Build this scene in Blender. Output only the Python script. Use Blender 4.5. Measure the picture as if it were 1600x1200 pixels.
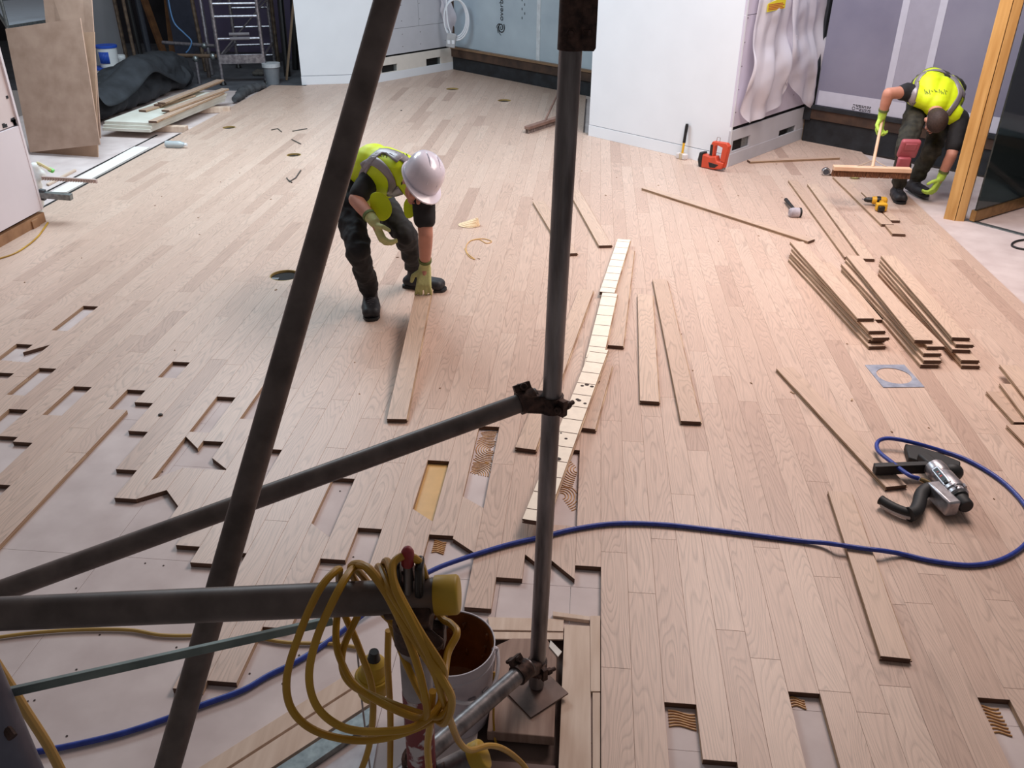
import bpy, bmesh, math, random
from mathutils import Vector as V, Matrix
from mathutils.bvhtree import BVHTree
random.seed(11)
sc = bpy.context.scene
col = sc.collection
for o in list(bpy.data.objects):
    bpy.data.objects.remove(o)

# ------------------------------------------------------------------ camera
F, H = 1335.0, 2.13                       # focal length in pixels of a 1600x1200 frame, eye height
_y = V((138.5, -744.0, F)).normalized()   # floorboard direction seen by the camera
_d = V((-.00617, 1.0, 744.855 / F)).normalized()
_z = -_d
_x = _y.cross(_z)
CM = Matrix((_x, _y, _z))                 # camera (x right, y down, z forward) -> world
EYE = V((0, 0, H))
cd = bpy.data.cameras.new('camera')
cam = bpy.data.objects.new('camera', cd)
col.objects.link(cam)
cd.sensor_width = 36
cd.lens = F / 1600 * 36
cd.clip_start = .05
R3 = Matrix((CM @ V((1, 0, 0)), CM @ V((0, -1, 0)), CM @ V((0, 0, -1)))).transposed()
cam.matrix_world = Matrix.Translation(EYE) @ R3.to_4x4()
sc.camera = cam

# ------------------------------------------------------------------ light
w = bpy.data.worlds.new('world')
sc.world = w
w.use_nodes = True
w.node_tree.nodes['Background'].inputs[0].default_value = (1.0, .94, .94, 1)
w.node_tree.nodes['Background'].inputs[1].default_value = .14
def area(name, loc, target, size, power, colr, sy=None):
    l = bpy.data.lights.new(name, 'AREA')
    l.energy = power
    l.color = colr
    l.size = size
    if sy:
        l.shape = 'RECTANGLE'
        l.size_y = sy
    o = bpy.data.objects.new(name, l)
    col.objects.link(o)
    o.location = loc
    o.rotation_euler = (V(target) - V(loc)).to_track_quat('-Z', 'Y').to_euler()
    return o
area('fill_light_far', (-3.5, 7.8, 3.8), (-3.4, 7.4, 0), 2.4, 245, (.74, .90, 1.0), 2.4)  # unseen cool light added overhead to brighten the far left floor
area('fill_light_middle', (1.6, 5.1, 3.5), (1.6, 5.0, 0), 1.6, 150, (1.0, .82, .75), 2.2)  # added out of view, warms and lifts the right middle of the floor
area('fill_light_column', (1.3, 7.2, 4.6), (1.0, 9.4, .8), 1.6, 150, (.86, .92, 1.0), 1.6)  # added light with no fitting of its own, brightens the white columns
sc.view_settings.view_transform = 'Standard'
sc.view_settings.look = 'None'
sc.view_settings.gamma = 1
sc.view_settings.use_curve_mapping = False
sc.view_settings.exposure = .0

# ------------------------------------------------------------------ helpers
def P(x, y, z=0.0):                       # point on the level z seen at a pixel of the photograph
    d = CM @ V((x - 800, y - 600, F))
    return EYE + d * ((z - H) / d.z)
def PY(x, y, Y):
    d = CM @ V((x - 800, y - 600, F))
    return EYE + d * (Y / d.y)
def PX(x, y, X):
    d = CM @ V((x - 800, y - 600, F))
    return EYE + d * (X / d.x)
def PD(x, y, dep):
    return EYE + CM @ V((x - 800, y - 600, F)) * (dep / F)
def PW(x, y, a, b):                       # point on the upright plane through the floor points a and b
    n = V((b[1] - a[1], a[0] - b[0], 0))
    d = CM @ V((x - 800, y - 600, F))
    return EYE + d * (n.dot(V((a[0], a[1], 0)) - V((0, 0, 0)) - V((0, 0, 0))) / n.dot(d))
def S(p):
    c = CM.transposed() @ (V(p) - EYE)
    return 800 + F * c.x / c.z, 600 + F * c.y / c.z, c.z
def lin(r, g, b):
    f = lambda c: c / 12.92 if c <= .04045 else ((c + .055) / 1.055) ** 2.4
    return (f(r / 255), f(g / 255), f(b / 255), 1)

MATS = {}
def mat(name, rgb, rough=.6, metal=0, var=.12, scale=14, bump=0.0, rgb2=None, stretch=None, spec=.5, coat=0, alpha=None, trans=0, emit=None, thresh=None):
    if name in MATS:
        return MATS[name]
    m = bpy.data.materials.new(name)
    m.use_nodes = True
    nt = m.node_tree
    b = nt.nodes['Principled BSDF']
    c = lin(*rgb)
    tc = nt.nodes.new('ShaderNodeTexCoord')
    mp = nt.nodes.new('ShaderNodeMapping')
    nt.links.new(tc.outputs['Object'], mp.inputs[0])
    if stretch:
        mp.inputs['Scale'].default_value = stretch
    nz = nt.nodes.new('ShaderNodeTexNoise')
    nz.inputs['Scale'].default_value = scale
    nz.inputs['Detail'].default_value = 5
    nt.links.new(mp.outputs[0], nz.inputs['Vector'])
    rp = nt.nodes.new('ShaderNodeValToRGB')
    c2 = lin(*rgb2) if rgb2 else tuple(v * (1 - var) for v in c[:3]) + (1,)
    c1 = c if rgb2 else tuple(min(1, v * (1 + var)) for v in c[:3]) + (1,)
    lo, hi = thresh if thresh else (.32, .68)
    rp.color_ramp.elements[0].position = lo
    rp.color_ramp.elements[1].position = hi
    rp.color_ramp.elements[0].color = c2
    rp.color_ramp.elements[1].color = c1
    nt.links.new(nz.outputs[0], rp.inputs[0])
    nt.links.new(rp.outputs[0], b.inputs['Base Color'])
    b.inputs['Roughness'].default_value = rough
    b.inputs['Metallic'].default_value = metal
    b.inputs['Specular IOR Level'].default_value = spec
    b.inputs['Coat Weight'].default_value = coat
    if trans:
        b.inputs['Transmission Weight'].default_value = trans
    if alpha is not None:
        b.inputs['Alpha'].default_value = alpha
    if emit:
        b.inputs['Emission Color'].default_value = lin(*emit[:3])
        b.inputs['Emission Strength'].default_value = emit[3]
    if bump:
        bp = nt.nodes.new('ShaderNodeBump')
        bp.inputs['Strength'].default_value = bump
        bp.inputs['Distance'].default_value = .004
        nt.links.new(nz.outputs[0], bp.inputs['Height'])
        nt.links.new(bp.outputs[0], b.inputs['Normal'])
    MATS[name] = m
    return m

LOC = {}
def thing(name, label, cat, loc=(0, 0, 0), group=None):
    o = bpy.data.objects.new(name, None)
    o.empty_display_size = .05
    col.objects.link(o)
    o.location = loc
    LOC[o.name] = V(loc)
    return tag(o, label, cat, group)
def tag(o, label=None, cat=None, group=None, kind=None):
    if label: o['label'] = label
    if cat: o['category'] = cat
    if group: o['group'] = group
    if kind: o['kind'] = kind
    return o

class MB:
    def __init__(s):
        s.v, s.f, s.m = [], [], []
    def add(s, vs, fs, mi=0):
        n = len(s.v)
        s.v += [V(v) for v in vs]
        s.f += [tuple(i + n for i in f) for f in fs]
        s.m += [mi] * len(fs)
        return s
    def box(s, c, size, rot=None, mi=0):
        c = V(c)
        hx, hy, hz = size[0] / 2, size[1] / 2, size[2] / 2
        vs = []
        for z in (-hz, hz):
            for x, y in ((-hx, -hy), (hx, -hy), (hx, hy), (-hx, hy)):
                q = V((x, y, z))
                vs.append(c + (rot @ q if rot else q))
        return s.add(vs, [(3, 2, 1, 0), (4, 5, 6, 7), (0, 1, 5, 4), (1, 2, 6, 5), (2, 3, 7, 6), (3, 0, 4, 7)], mi)
    def beam(s, a, b, wd, ht, up=(0, 0, 1), mi=0):      # box from a to b
        a, b = V(a), V(b)
        y = (b - a).normalized()
        x = y.cross(V(up)).normalized()
        z = x.cross(y)
        return s.box((a + b) / 2, (wd, (b - a).length, ht), Matrix((x, y, z)).transposed(), mi)
    def prism(s, poly, o, ex, ey, depth, mi=0):        # polygon in the plane o,ex,ey pushed along ex x ey
        o, ex, ey = V(o), V(ex).normalized(), V(ey).normalized()
        ez = ex.cross(ey)
        n = len(poly)
        vs = [o + ex * x + ey * y for x, y in poly] + [o + ex * x + ey * y + ez * depth for x, y in poly]
        fs = [tuple(range(n - 1, -1, -1)), tuple(range(n, 2 * n))] + [(i, (i + 1) % n, n + (i + 1) % n, n + i) for i in range(n)]
        return s.add(vs, fs, mi)
    def tube(s, pts, r, n=12, mi=0, closed=False):
        pts = [V(p) for p in pts]
        k = len(pts)
        rs = r if isinstance(r, (list, tuple)) else [r] * k
        tg = []
        for i in range(k):
            if closed:
                t = pts[(i + 1) % k] - pts[i - 1]
            else:
                t = pts[min(i + 1, k - 1)] - pts[max(i - 1, 0)]
            tg.append(t.normalized() if t.length > 1e-9 else V((0, 0, 1)))
        up = V((0, 0, 1)) if abs(tg[0].z) < .9 else V((1, 0, 0))
        nx = tg[0].cross(up).normalized()
        vs = []
        for i in range(k):
            nx = (nx - tg[i] * nx.dot(tg[i]))
            nx = nx.normalized() if nx.length > 1e-6 else tg[i].orthogonal().normalized()
            ny = tg[i].cross(nx)
            for j in range(n):
                a = 2 * math.pi * j / n
                vs.append(pts[i] + (nx * math.cos(a) + ny * math.sin(a)) * rs[i])
        fs = []
        for i in range(k if closed else k - 1):
            for j in range(n):
                a, b2 = i * n, ((i + 1) % k) * n
                fs.append((a + j, a + (j + 1) % n, b2 + (j + 1) % n, b2 + j))
        if not closed:
            fs.append(tuple(range(n - 1, -1, -1)))
            fs.append(tuple(range((k - 1) * n, k * n)))
        return s.add(vs, fs, mi)
    def pipe(s, a, b, ro, ri, n=20, mi=0):              # hollow tube
        a, b = V(a), V(b)
        t = (b - a).normalized()
        nx = t.orthogonal().normalized()
        ny = t.cross(nx)
        vs = []
        for p, r in ((a, ro), (b, ro), (b, ri), (a, ri)):
            for j in range(n):
                an = 2 * math.pi * j / n
                vs.append(p + (nx * math.cos(an) + ny * math.sin(an)) * r)
        fs = []
        for i in range(4):
            for j in range(n):
                q = ((i + 1) % 4) * n
                fs.append((i * n + j, i * n + (j + 1) % n, q + (j + 1) % n, q + j))
        return s.add(vs, fs, mi)
    def lathe(s, prof, c, axis=(0, 0, 1), n=28, mi=0, cap=(True, True), start=None):
        c, ax = V(c), V(axis).normalized()
        nx = start or ax.orthogonal().normalized()
        ny = ax.cross(nx)
        vs = []
        for r, h in prof:
            for j in range(n):
                a = 2 * math.pi * j / n
                vs.append(c + ax * h + (nx * math.cos(a) + ny * math.sin(a)) * r)
        fs = []
        for i in range(len(prof) - 1):
            for j in range(n):
                fs.append((i * n + j, i * n + (j + 1) % n, (i + 1) * n + (j + 1) % n, (i + 1) * n + j))
        if cap[0]: fs.append(tuple(range(n - 1, -1, -1)))
        if cap[1]: fs.append(tuple(range((len(prof) - 1) * n, len(prof) * n)))
        return s.add(vs, fs, mi)
    def ball(s, c, r, n=12, rot=None, mi=0):
        c = V(c)
        r = V((r, r, r)) if not hasattr(r, '__len__') else V(r)
        k = n // 2
        vs = []
        for i in range(1, k):
            t = math.pi * i / k
            for j in range(n):
                a = 2 * math.pi * j / n
                q = V((r.x * math.sin(t) * math.cos(a), r.y * math.sin(t) * math.sin(a), r.z * math.cos(t)))
                vs.append(c + (rot @ q if rot else q))
        for z in (r.z, -r.z):
            q = V((0, 0, z))
            vs.append(c + (rot @ q if rot else q))
        T, B = len(vs) - 2, len(vs) - 1
        fs = []
        for i in range(k - 2):
            for j in range(n):
                fs.append((i * n + j, (i + 1) * n + j, (i + 1) * n + (j + 1) % n, i * n + (j + 1) % n))
        for j in range(n):
            fs.append((T, j, (j + 1) % n))
            fs.append((B, (k - 2) * n + (j + 1) % n, (k - 2) * n + j))
        return s.add(vs, fs, mi)
    def cap(s, p, r, q, t, n=14):                       # tapered limb with round ends
        p, q = V(p), V(q)
        s.tube([p, p.lerp(q, .5), q], [r, (r + t) / 2, t], n)
        s.ball(p, r * .995, n)
        s.ball(q, t * .995, n)
        return s
    def build(s, name, mats, parent=None, loc=None, smooth=35, bevel=0, seg=2, fix=True):
        if not isinstance(mats, (list, tuple)):
            mats = [mats]
        base = LOC[parent.name] if parent is not None else (V(loc) if loc is not None else V((0, 0, 0)))
        me = bpy.data.meshes.new(name)
        me.from_pydata([tuple(v - base) for v in s.v], [], s.f)
        for m in mats:
            me.materials.append(m)
        me.polygons.foreach_set('material_index', s.m)
        if fix:
            bm = bmesh.new()
            bm.from_mesh(me)
            bmesh.ops.recalc_face_normals(bm, faces=bm.faces)
            bm.to_mesh(me)
            bm.free()
        if smooth:
            me.polygons.foreach_set('use_smooth', [True] * len(me.polygons))
            me.set_sharp_from_angle(angle=math.radians(smooth))
        o = bpy.data.objects.new(name, me)
        col.objects.link(o)
        if parent is not None:
            o.parent = parent
        else:
            o.location = base
        LOC[o.name] = base
        if bevel:
            b = o.modifiers.new('bevel', 'BEVEL')
            b.width = bevel
            b.segments = seg
            b.limit_method = 'ANGLE'
            b.angle_limit = math.radians(40)
        return o

def spline(pts, n=8, closed=False):                     # Catmull-Rom through the points
    pts = [V(p) for p in pts]
    k = len(pts)
    out = []
    for i in range(k if closed else k - 1):
        if closed:
            a, b, c, d = pts[i - 1], pts[i], pts[(i + 1) % k], pts[(i + 2) % k]
        else:
            a, b, c, d = pts[max(i - 1, 0)], pts[i], pts[i + 1], pts[min(i + 2, k - 1)]
        for j in range(n):
            t = j / n
            out.append(.5 * ((2 * b) + (c - a) * t + (2 * a - 5 * b + 4 * c - d) * t * t + (3 * b - a - 3 * c + d) * t ** 3))
    if not closed:
        out.append(pts[-1])
    return out
def frame(y, up=(0, 0, 1)):
    y = V(y).normalized()
    x = y.cross(V(up)).normalized()
    return Matrix((x, y, x.cross(y))).transposed()

# ------------------------------------------------------------------ shared materials
def oak_material(name, light, mid, dark, rough=.42):
    m = bpy.data.materials.new(name)
    m.use_nodes = True
    nt = m.node_tree
    N, L = nt.nodes.new, nt.links.new
    b = nt.nodes['Principled BSDF']
    tc = N('ShaderNodeTexCoord')
    at = N('ShaderNodeAttribute'); at.attribute_name = 'tone'
    off = N('ShaderNodeVectorMath'); off.operation = 'SCALE'
    cmb = N('ShaderNodeCombineXYZ')
    L(at.outputs['Fac'], cmb.inputs[0]); L(at.outputs['Fac'], cmb.inputs[1]); L(at.outputs['Fac'], cmb.inputs[2])
    L(cmb.outputs[0], off.inputs[0]); off.inputs['Scale'].default_value = 37.0
    ad = N('ShaderNodeVectorMath'); ad.operation = 'ADD'
    L(tc.outputs['Object'], ad.inputs[0]); L(off.outputs[0], ad.inputs[1])
    # cathedral figure: rings of a very long stretched field
    mp = N('ShaderNodeMapping'); mp.inputs['Scale'].default_value = (9, 1.1, 1)
    L(ad.outputs[0], mp.inputs[0])
    n1 = N('ShaderNodeTexNoise'); n1.inputs['Scale'].default_value = 1.0; n1.inputs['Detail'].default_value = 1.5
    L(mp.outputs[0], n1.inputs['Vector'])
    mul = N('ShaderNodeMath'); mul.operation = 'MULTIPLY'; mul.inputs[1].default_value = 26
    L(n1.outputs[0], mul.inputs[0])
    fr = N('ShaderNodeMath'); fr.operation = 'FRACT'
    L(mul.outputs[0], fr.inputs[0])
    rr = N('ShaderNodeValToRGB')
    e = rr.color_ramp.elements
    e[0].position = 0; e[0].color = (.25, .25, .25, 1)
    e[1].position = 1; e[1].color = (.35, .35, .35, 1)
    x = e.new(.22); x.color = (1, 1, 1, 1)
    x = e.new(.75); x.color = (.85, .85, .85, 1)
    L(fr.outputs[0], rr.inputs[0])
    # pores: short fine streaks
    m2 = N('ShaderNodeMapping'); m2.inputs['Scale'].default_value = (420, 9, 1)
    L(ad.outputs[0], m2.inputs[0])
    n2 = N('ShaderNodeTexNoise'); n2.inputs['Scale'].default_value = 1; n2.inputs['Detail'].default_value = 3
    L(m2.outputs[0], n2.inputs['Vector'])
    # where the figure is strong
    n3 = N('ShaderNodeTexNoise'); n3.inputs['Scale'].default_value = 2.6
    L(ad.outputs[0], n3.inputs['Vector'])
    r3 = N('ShaderNodeMapRange'); r3.inputs[1].default_value = .14; r3.inputs[2].default_value = .62; r3.inputs[3].default_value = .12; r3.inputs[4].default_value = .36
    L(n3.outputs[0], r3.inputs[0])
    tr = N('ShaderNodeValToRGB')
    tr.color_ramp.elements[0].color = lin(*dark)
    tr.color_ramp.elements[1].color = lin(*light)
    x = tr.color_ramp.elements.new(.35); x.color = lin(*mid)
    L(at.outputs['Fac'], tr.inputs[0])
    g1 = N('ShaderNodeMix'); g1.data_type = 'RGBA'; g1.blend_type = 'MULTIPLY'
    L(r3.outputs[0], g1.inputs[0]); L(tr.outputs[0], g1.inputs[6]); L(rr.outputs[0], g1.inputs[7])
    pr = N('ShaderNodeMapRange'); pr.inputs[1].default_value = .3; pr.inputs[2].default_value = .7; pr.inputs[3].default_value = .86; pr.inputs[4].default_value = 1.06
    L(n2.outputs[0], pr.inputs[0])
    g2 = N('ShaderNodeMix'); g2.data_type = 'RGBA'; g2.blend_type = 'MULTIPLY'; g2.inputs[0].default_value = 1
    L(g1.outputs[2], g2.inputs[6]); L(pr.outputs[0], g2.inputs[7])
    L(g2.outputs[2], b.inputs['Base Color'])
    b.inputs['Roughness'].default_value = rough
    b.inputs['Specular IOR Level'].default_value = .45
    bp = N('ShaderNodeBump'); bp.inputs['Strength'].default_value = .12; bp.inputs['Distance'].default_value = .001
    L(n2.outputs[0], bp.inputs['Height']); L(bp.outputs[0], b.inputs['Normal'])
    return m
OAK = oak_material('oak_face', (213, 186, 169), (205, 176, 159), (188, 158, 142))
OAKF = oak_material('oak_loose_face', (216, 189, 169), (206, 177, 157), (190, 160, 140))
PLY = mat('board_side', (204, 178, 148), .7, var=.15, scale=6, stretch=(1, 1, 120), rgb2=(132, 94, 72))
ENDG = mat('board_end', (116, 86, 68), .8, var=.25, scale=5, stretch=(3, 3, 160), rgb2=(60, 42, 35))
KERF = mat('board_underside', (242, 228, 210), .75, var=.05, scale=30)
STEEL = mat('scaffold_steel', (150, 144, 144), .40, .65, scale=30, rgb2=(92, 86, 86), stretch=(1, 1, .15), bump=.15)
STEELD = mat('scaffold_steel_dark', (112, 100, 96), .46, .45, scale=16, rgb2=(82, 72, 69), bump=.12)
RUST = mat('coupler_rust', (88, 66, 58), .6, .6, scale=60, rgb2=(44, 32, 30), bump=.4)
YEL = mat('yellow_rubber', (190, 150, 30), .45, var=.1, scale=25)
WHITE = mat('white_paint', (232, 236, 242), .5, var=.02, scale=3)
BLACK = mat('black_plastic', (24, 24, 26), .4, var=.2, scale=20)
CHROME = mat('bright_metal', (190, 192, 196), .25, 1, var=.1, scale=20)
GALV = mat('galvanised', (150, 156, 156), .4, .8, scale=40, rgb2=(118, 124, 126))
# ------------------------------------------------------------------ the floor
PL, PR, X0 = .0950, .0968, .12
def rx(i):
    return X0 + i * (PR if i > 0 else PL)
TH = .021
def ymax(x):
    if x < -3.95: return 11.75
    if x < -2.95: return 11.84 + (x + 3.93) * .36 + .05
    if x < -2.09: return 12.2 + (x + 2.95) * 1.38
    if x < -.01: return 13.39 - (x + 2.09) * .93
    if x < 1.3: return 9.36 - x * .88
    if x < 2.25: return 8.2 + (x - 1.3) * 1.3
    return 9.4 - (x - 2.25) * .9
BARE = -99
# row: list of (near-left, near-right, far-left, far-right) gaps in Y
g = lambda a, b: (a, a, b, b)
HOLES = {
    -33: [g(4.17, 4.514), (3.784, 3.784, 3.889, 3.993), g(3.60, 3.658)],
    -34: [g(3.79, 3.983)], -31: [g(3.445, 3.728)], -30: [g(BARE, 3.315)], -29: [g(BARE, 3.081)],
    -28: [g(3.28, 3.558), g(BARE, 3.042)], -27: [g(BARE, 2.724)], -25: [g(3.362, 3.553)],
    -24: [g(3.692, 3.867), g(BARE, 3.436)], -23: [g(BARE, 3.182)], -22: [g(BARE, 2.88)], -21: [g(BARE, 2.683)],
    -20: [g(3.203, 3.53), (2.818, 2.919, 3.161, 3.071), (BARE, BARE, 2.684, 2.755)],
    -19: [g(2.92, 3.134), (BARE, BARE, 2.755, 2.655)],
    -18: [g(3.338, 3.70), (2.919, 2.92, 3.003, 2.927), g(BARE, 2.56)],
    -17: [g(BARE, 2.42)], -16: [g(2.85, 3.097), g(BARE, 2.33)], -15: [g(BARE, 2.40)], -14: [g(BARE, 1.76)], -13: [g(BARE, 1.80)],
    -12: [(2.60, 2.524, 2.91, 2.91), g(BARE, 2.04)], -11: [g(BARE, 2.398)], -10: [g(BARE, 2.59)], -9: [g(BARE, 2.22)],
    -8: [(2.73, 2.657, 3.08, 3.08), g(BARE, 2.25)], -7: [g(BARE, 2.576)],
    -6: [(2.833, 2.764, 3.385, 3.385), (BARE, BARE, 2.561, 2.485)], -5: [g(BARE, 2.198)], -4: [g(BARE, 2.36)],
    -3: [(BARE, BARE, 2.495, 2.40)], -2: [g(2.683, 3.225), (BARE, BARE, 2.477, 2.377)], -1: [g(BARE, 2.452)],
    2: [g(BARE, 1.852)], 3: [g(BARE, 1.658)], 6: [g(BARE, 1.93)], 12: [g(BARE, 1.962)],
}
ROUND = [(P(445, 430), .098), (P(459, 242), .07), (P(358, 199), .07), (P(707, 139), .085), (P(788, 157), .085)]
floor = bpy.data.objects.new('floor', None)
col.objects.link(floor)
LOC['floor'] = V((0, 0, 0))
tag(floor, 'pale oak strip floor being laid across the room', None, None, 'structure')

def board_mesh(x0, x1, yn0, yn1, yf0, yf1, c, tone):
    gp, ch = .00025, .0006
    x0 += gp; x1 -= gp
    k = [(x0, yn0 + gp), (x1, yn1 + gp), (x1, yf1 - gp), (x0, yf0 - gp)]
    mx, my = (x0 + x1) / 2, sum(q[1] for q in k) / 4
    t = [(x + (ch if x < mx else -ch), y + (ch if j < 2 else -ch)) for j, (x, y) in enumerate(k)]
    vs = [(x - c[0], y - c[1], -TH) for x, y in k] + [(x - c[0], y - c[1], -ch) for x, y in k] + [(x - c[0], y - c[1], 0) for x, y in t]
    fs = [(3, 2, 1, 0)] + [(i, (i + 1) % 4, 4 + (i + 1) % 4, 4 + i) for i in range(4)] + [(4 + i, 4 + (i + 1) % 4, 8 + (i + 1) % 4, 8 + i) for i in range(4)] + [(8, 9, 10, 11)]
    return vs, fs, [2, 2, 1, 2, 1, 0, 0, 0, 0, 0]

segs = []
rnd = random.Random(5)
for i in range(-47, 27):
    xa, xb = rx(i), rx(i + 1)
    top = min(ymax(xa), ymax(xb), ymax((xa + xb) / 2)) + (.05 if not -3.95 < xa < 2.2 else .12)
    lo = (top, top)
    solids = []
    for a0, a1, b0, b1 in sorted(HOLES.get(i, []), key=lambda q: -q[2]):
        solids.append((b0, b1, lo[0], lo[1]))
        lo = (a0, a1)
    if lo[0] > 0:
        near = 1.25 if xa > -1.9 else max(1.3, -xa * 1.02 - .25)
        if top - near > .1: solids.append((near, near, lo[0], lo[1]))
    for yn0, yn1, yf0, yf1 in solids:
        cuts = []
        y = max(yn0, yn1) + rnd.uniform(.35, 1.35)
        while y < min(yf0, yf1) - .3:
            cuts.append(y)
            y += rnd.choice((.6, .75, .9, 1.05, 1.2, 1.5)) * rnd.uniform(.9, 1.1)
        e = [(yn0, yn1)] + [(c, c) for c in cuts] + [(yf0, yf1)]
        for a, b in zip(e[:-1], e[1:]):
            # boards are cut round the floor-box openings
            if any((xb > c.x - r and xa < c.x + r and b[0] > c.y - r and a[0] < c.y + r) for c, r in ROUND):
                rs = [(c, r) for c, r in ROUND if xb > c.x - r and xa < c.x + r and b[0] > c.y - r and a[0] < c.y + r][0]
                segs.append((i, xa, xb, a, b, rs))
            else:
                segs.append((i, xa, xb, a, b, None))
def vis(s):
    x, y = (s[1] + s[2]) / 2, (s[3][0] + s[4][0]) / 2
    best = 0
    for yy in (s[3][0] + .02, y, s[4][0] - .02):
        px, py, d = S((x, yy, 0))
        if d > .2 and -30 < px < 1630 and -30 < py < 1230:
            best = max(best, (s[4][0] - s[3][0]) / d ** 3)
    return best
order = sorted([s for s in segs if s[5] is None], key=lambda s: -vis(s))
single = set(id(s) for s in order[:300])
stv, stf, stm, stt = [], [], [], []
def cut_round(s, c, r):
    # strip with the circle taken out: polygon columns either side
    x0, x1 = s[1] + .0004, s[2] - .0004
    n = 14
    out = []
    xs = [x0 + (x1 - x0) * k / n for k in range(n + 1)]
    cols = []
    for x in xs:
        d = r * r - (x - c.x) ** 2
        hh = math.sqrt(d) if d > 0 else 0
        cols.append((x, s[3][0], min(max(c.y - hh, s[3][0]), s[4][0]), max(min(c.y + hh, s[4][0]), s[3][0]), s[4][0]))
    vs, fs = [], []
    for half in ((1, 2), (3, 4)):
        b = len(vs)
        for q in cols:
            vs += [(q[0], q[half[0]], 0), (q[0], q[half[1]], 0), (q[0], q[half[0]], -TH), (q[0], q[half[1]], -TH)]
        for k in range(n):
            a = b + 4 * k
            fs += [(a, a + 4, a + 5, a + 1), (a + 1, a + 5, a + 7, a + 3), (a + 2, a + 6, a + 4, a), (a + 2, a + 3, a + 7, a + 6)]
    return vs, fs
for s in segs:
    tone = min(1, max(0, rnd.gauss(.62, .24)))
    i, xa, xb, a, b, rs = s
    if rs:
        vs, fs = cut_round(s, *rs)
        n = len(stv)
        stv += vs; stf += [tuple(q + n for q in f) for f in fs]; stm += [0, 2, 2, 2] * (len(fs) // 4); stt += [tone] * len(fs)
        continue
    if id(s) in single:
        c = ((xa + xb) / 2, (a[0] + b[0]) / 2, 0)
        vs, fs, ms = board_mesh(xa, xb, a[0], a[1], b[0], b[1], c, tone)
        me = bpy.data.meshes.new('floorboard')
        me.from_pydata(vs, [], fs)
        for m in (OAK, PLY, ENDG): me.materials.append(m)
        me.polygons.foreach_set('material_index', ms)
        me.attributes.new('tone', 'FLOAT', 'FACE').data.foreach_set('value', [tone] * len(fs))
        o = bpy.data.objects.new('floorboard', me)
        col.objects.link(o)
        o.parent = floor
        o.location = c
    else:
        vs, fs, ms = board_mesh(xa, xb, a[0], a[1], b[0], b[1], (0, 0), tone)
        n = len(stv)
        stv += vs; stf += [tuple(q + n for q in f) for f in fs]; stm += ms; stt += [tone] * len(fs)
me = bpy.data.meshes.new('further_floorboards')
me.from_pydata(stv, [], stf)
for m in (OAK, PLY, ENDG): me.materials.append(m)
me.polygons.foreach_set('material_index', stm)
me.attributes.new('tone', 'FLOAT', 'FACE').data.foreach_set('value', stt)
o = bpy.data.objects.new('further_floorboards', me)
col.objects.link(o)
o.parent = floor
o['kind'] = 'stuff'

# sub-floor sheets under the boards, cut out round the scaffold foot
SUB = mat('subfloor_sheet', (214, 200, 197), .7, var=.05, scale=5, rgb2=(194, 178, 175))
PALEP = mat('pale_plywood', (216, 194, 176), .7, scale=5, rgb2=(196, 170, 150), stretch=(6, .7, 1))
sub = bpy.data.objects.new('subfloor', None)
col.objects.link(sub)
LOC['subfloor'] = V((0, 0, 0))
tag(sub, 'pinkish bare sub-floor sheets under the unfinished oak floor', None, None, 'structure')
ZS = -TH
def sheet(x0, x1, y0, y1, z=ZS, th=.012, m=SUB, name='sheet', par=None):
    q = .0015
    return MB().box(((x0 + x1) / 2, (y0 + y1) / 2, z - th / 2 - .0006), (x1 - x0 - q, y1 - y0 - q, th)).build(name, m, par or sub, smooth=0)
for n_, (a, b) in enumerate(zip([-6.6, -5.4, -4.2, -3.0, -1.75, -.55], [-5.4, -4.2, -3.0, -1.75, -.55, .66])):
    st = .35 if n_ % 2 else 0
    cuts = ([.5, 1.16] if n_ < 5 else []) + [2.36, 2.96 + st, 4.2 + st, 5.4 + st, 6.6 + st, 7.8 + st, 9.0 + st, 10.2 + st, 11.45]
    for c, d in zip(cuts[:-1], cuts[1:]):
        sheet(a, b, c, d)
sheet(-.55, -.245, .5, 2.36); sheet(-.245, .012, 2.12, 2.36); sheet(.012, .66, .5, 1.70); sheet(.012, .66, 1.70, 2.36)
for a, b in ((.66, 1.15), (1.15, 1.75), (1.75, 2.6), (2.6, 3.7)):
    for c, d in ((.5, 1.88), (1.88, 3.4), (3.4, 5.2), (5.2, 7.0), (7.0, 9.9)):
        sheet(a, b, c, d)
sheet(3.7, 5.2, 3.4, 6.2)
SCREED = mat('screed', (112, 92, 84), .9, scale=10, rgb2=(84, 68, 62), bump=.3)
MB().box((-.1, 1.4, -.075), (.4, 1.6, .04)).build('screed_slab', SCREED, sub)
CONC = mat('concrete', (96, 98, 104), .85, scale=4, rgb2=(74, 76, 82), bump=.2)
o = MB().box((-6.5, 14.2, -.054), (9, 5.5, .06)).build('floor_concrete', CONC)
tag(o, 'dark grey concrete floor behind the finished boards', None, None, 'structure')
o = MB().box((5.2, 8.2, -.075), (5, 6.6, .06)).build('floor_concrete_outside', CONC)
tag(o, 'dark concrete floor outside the glass door', None, None, 'structure')

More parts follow.
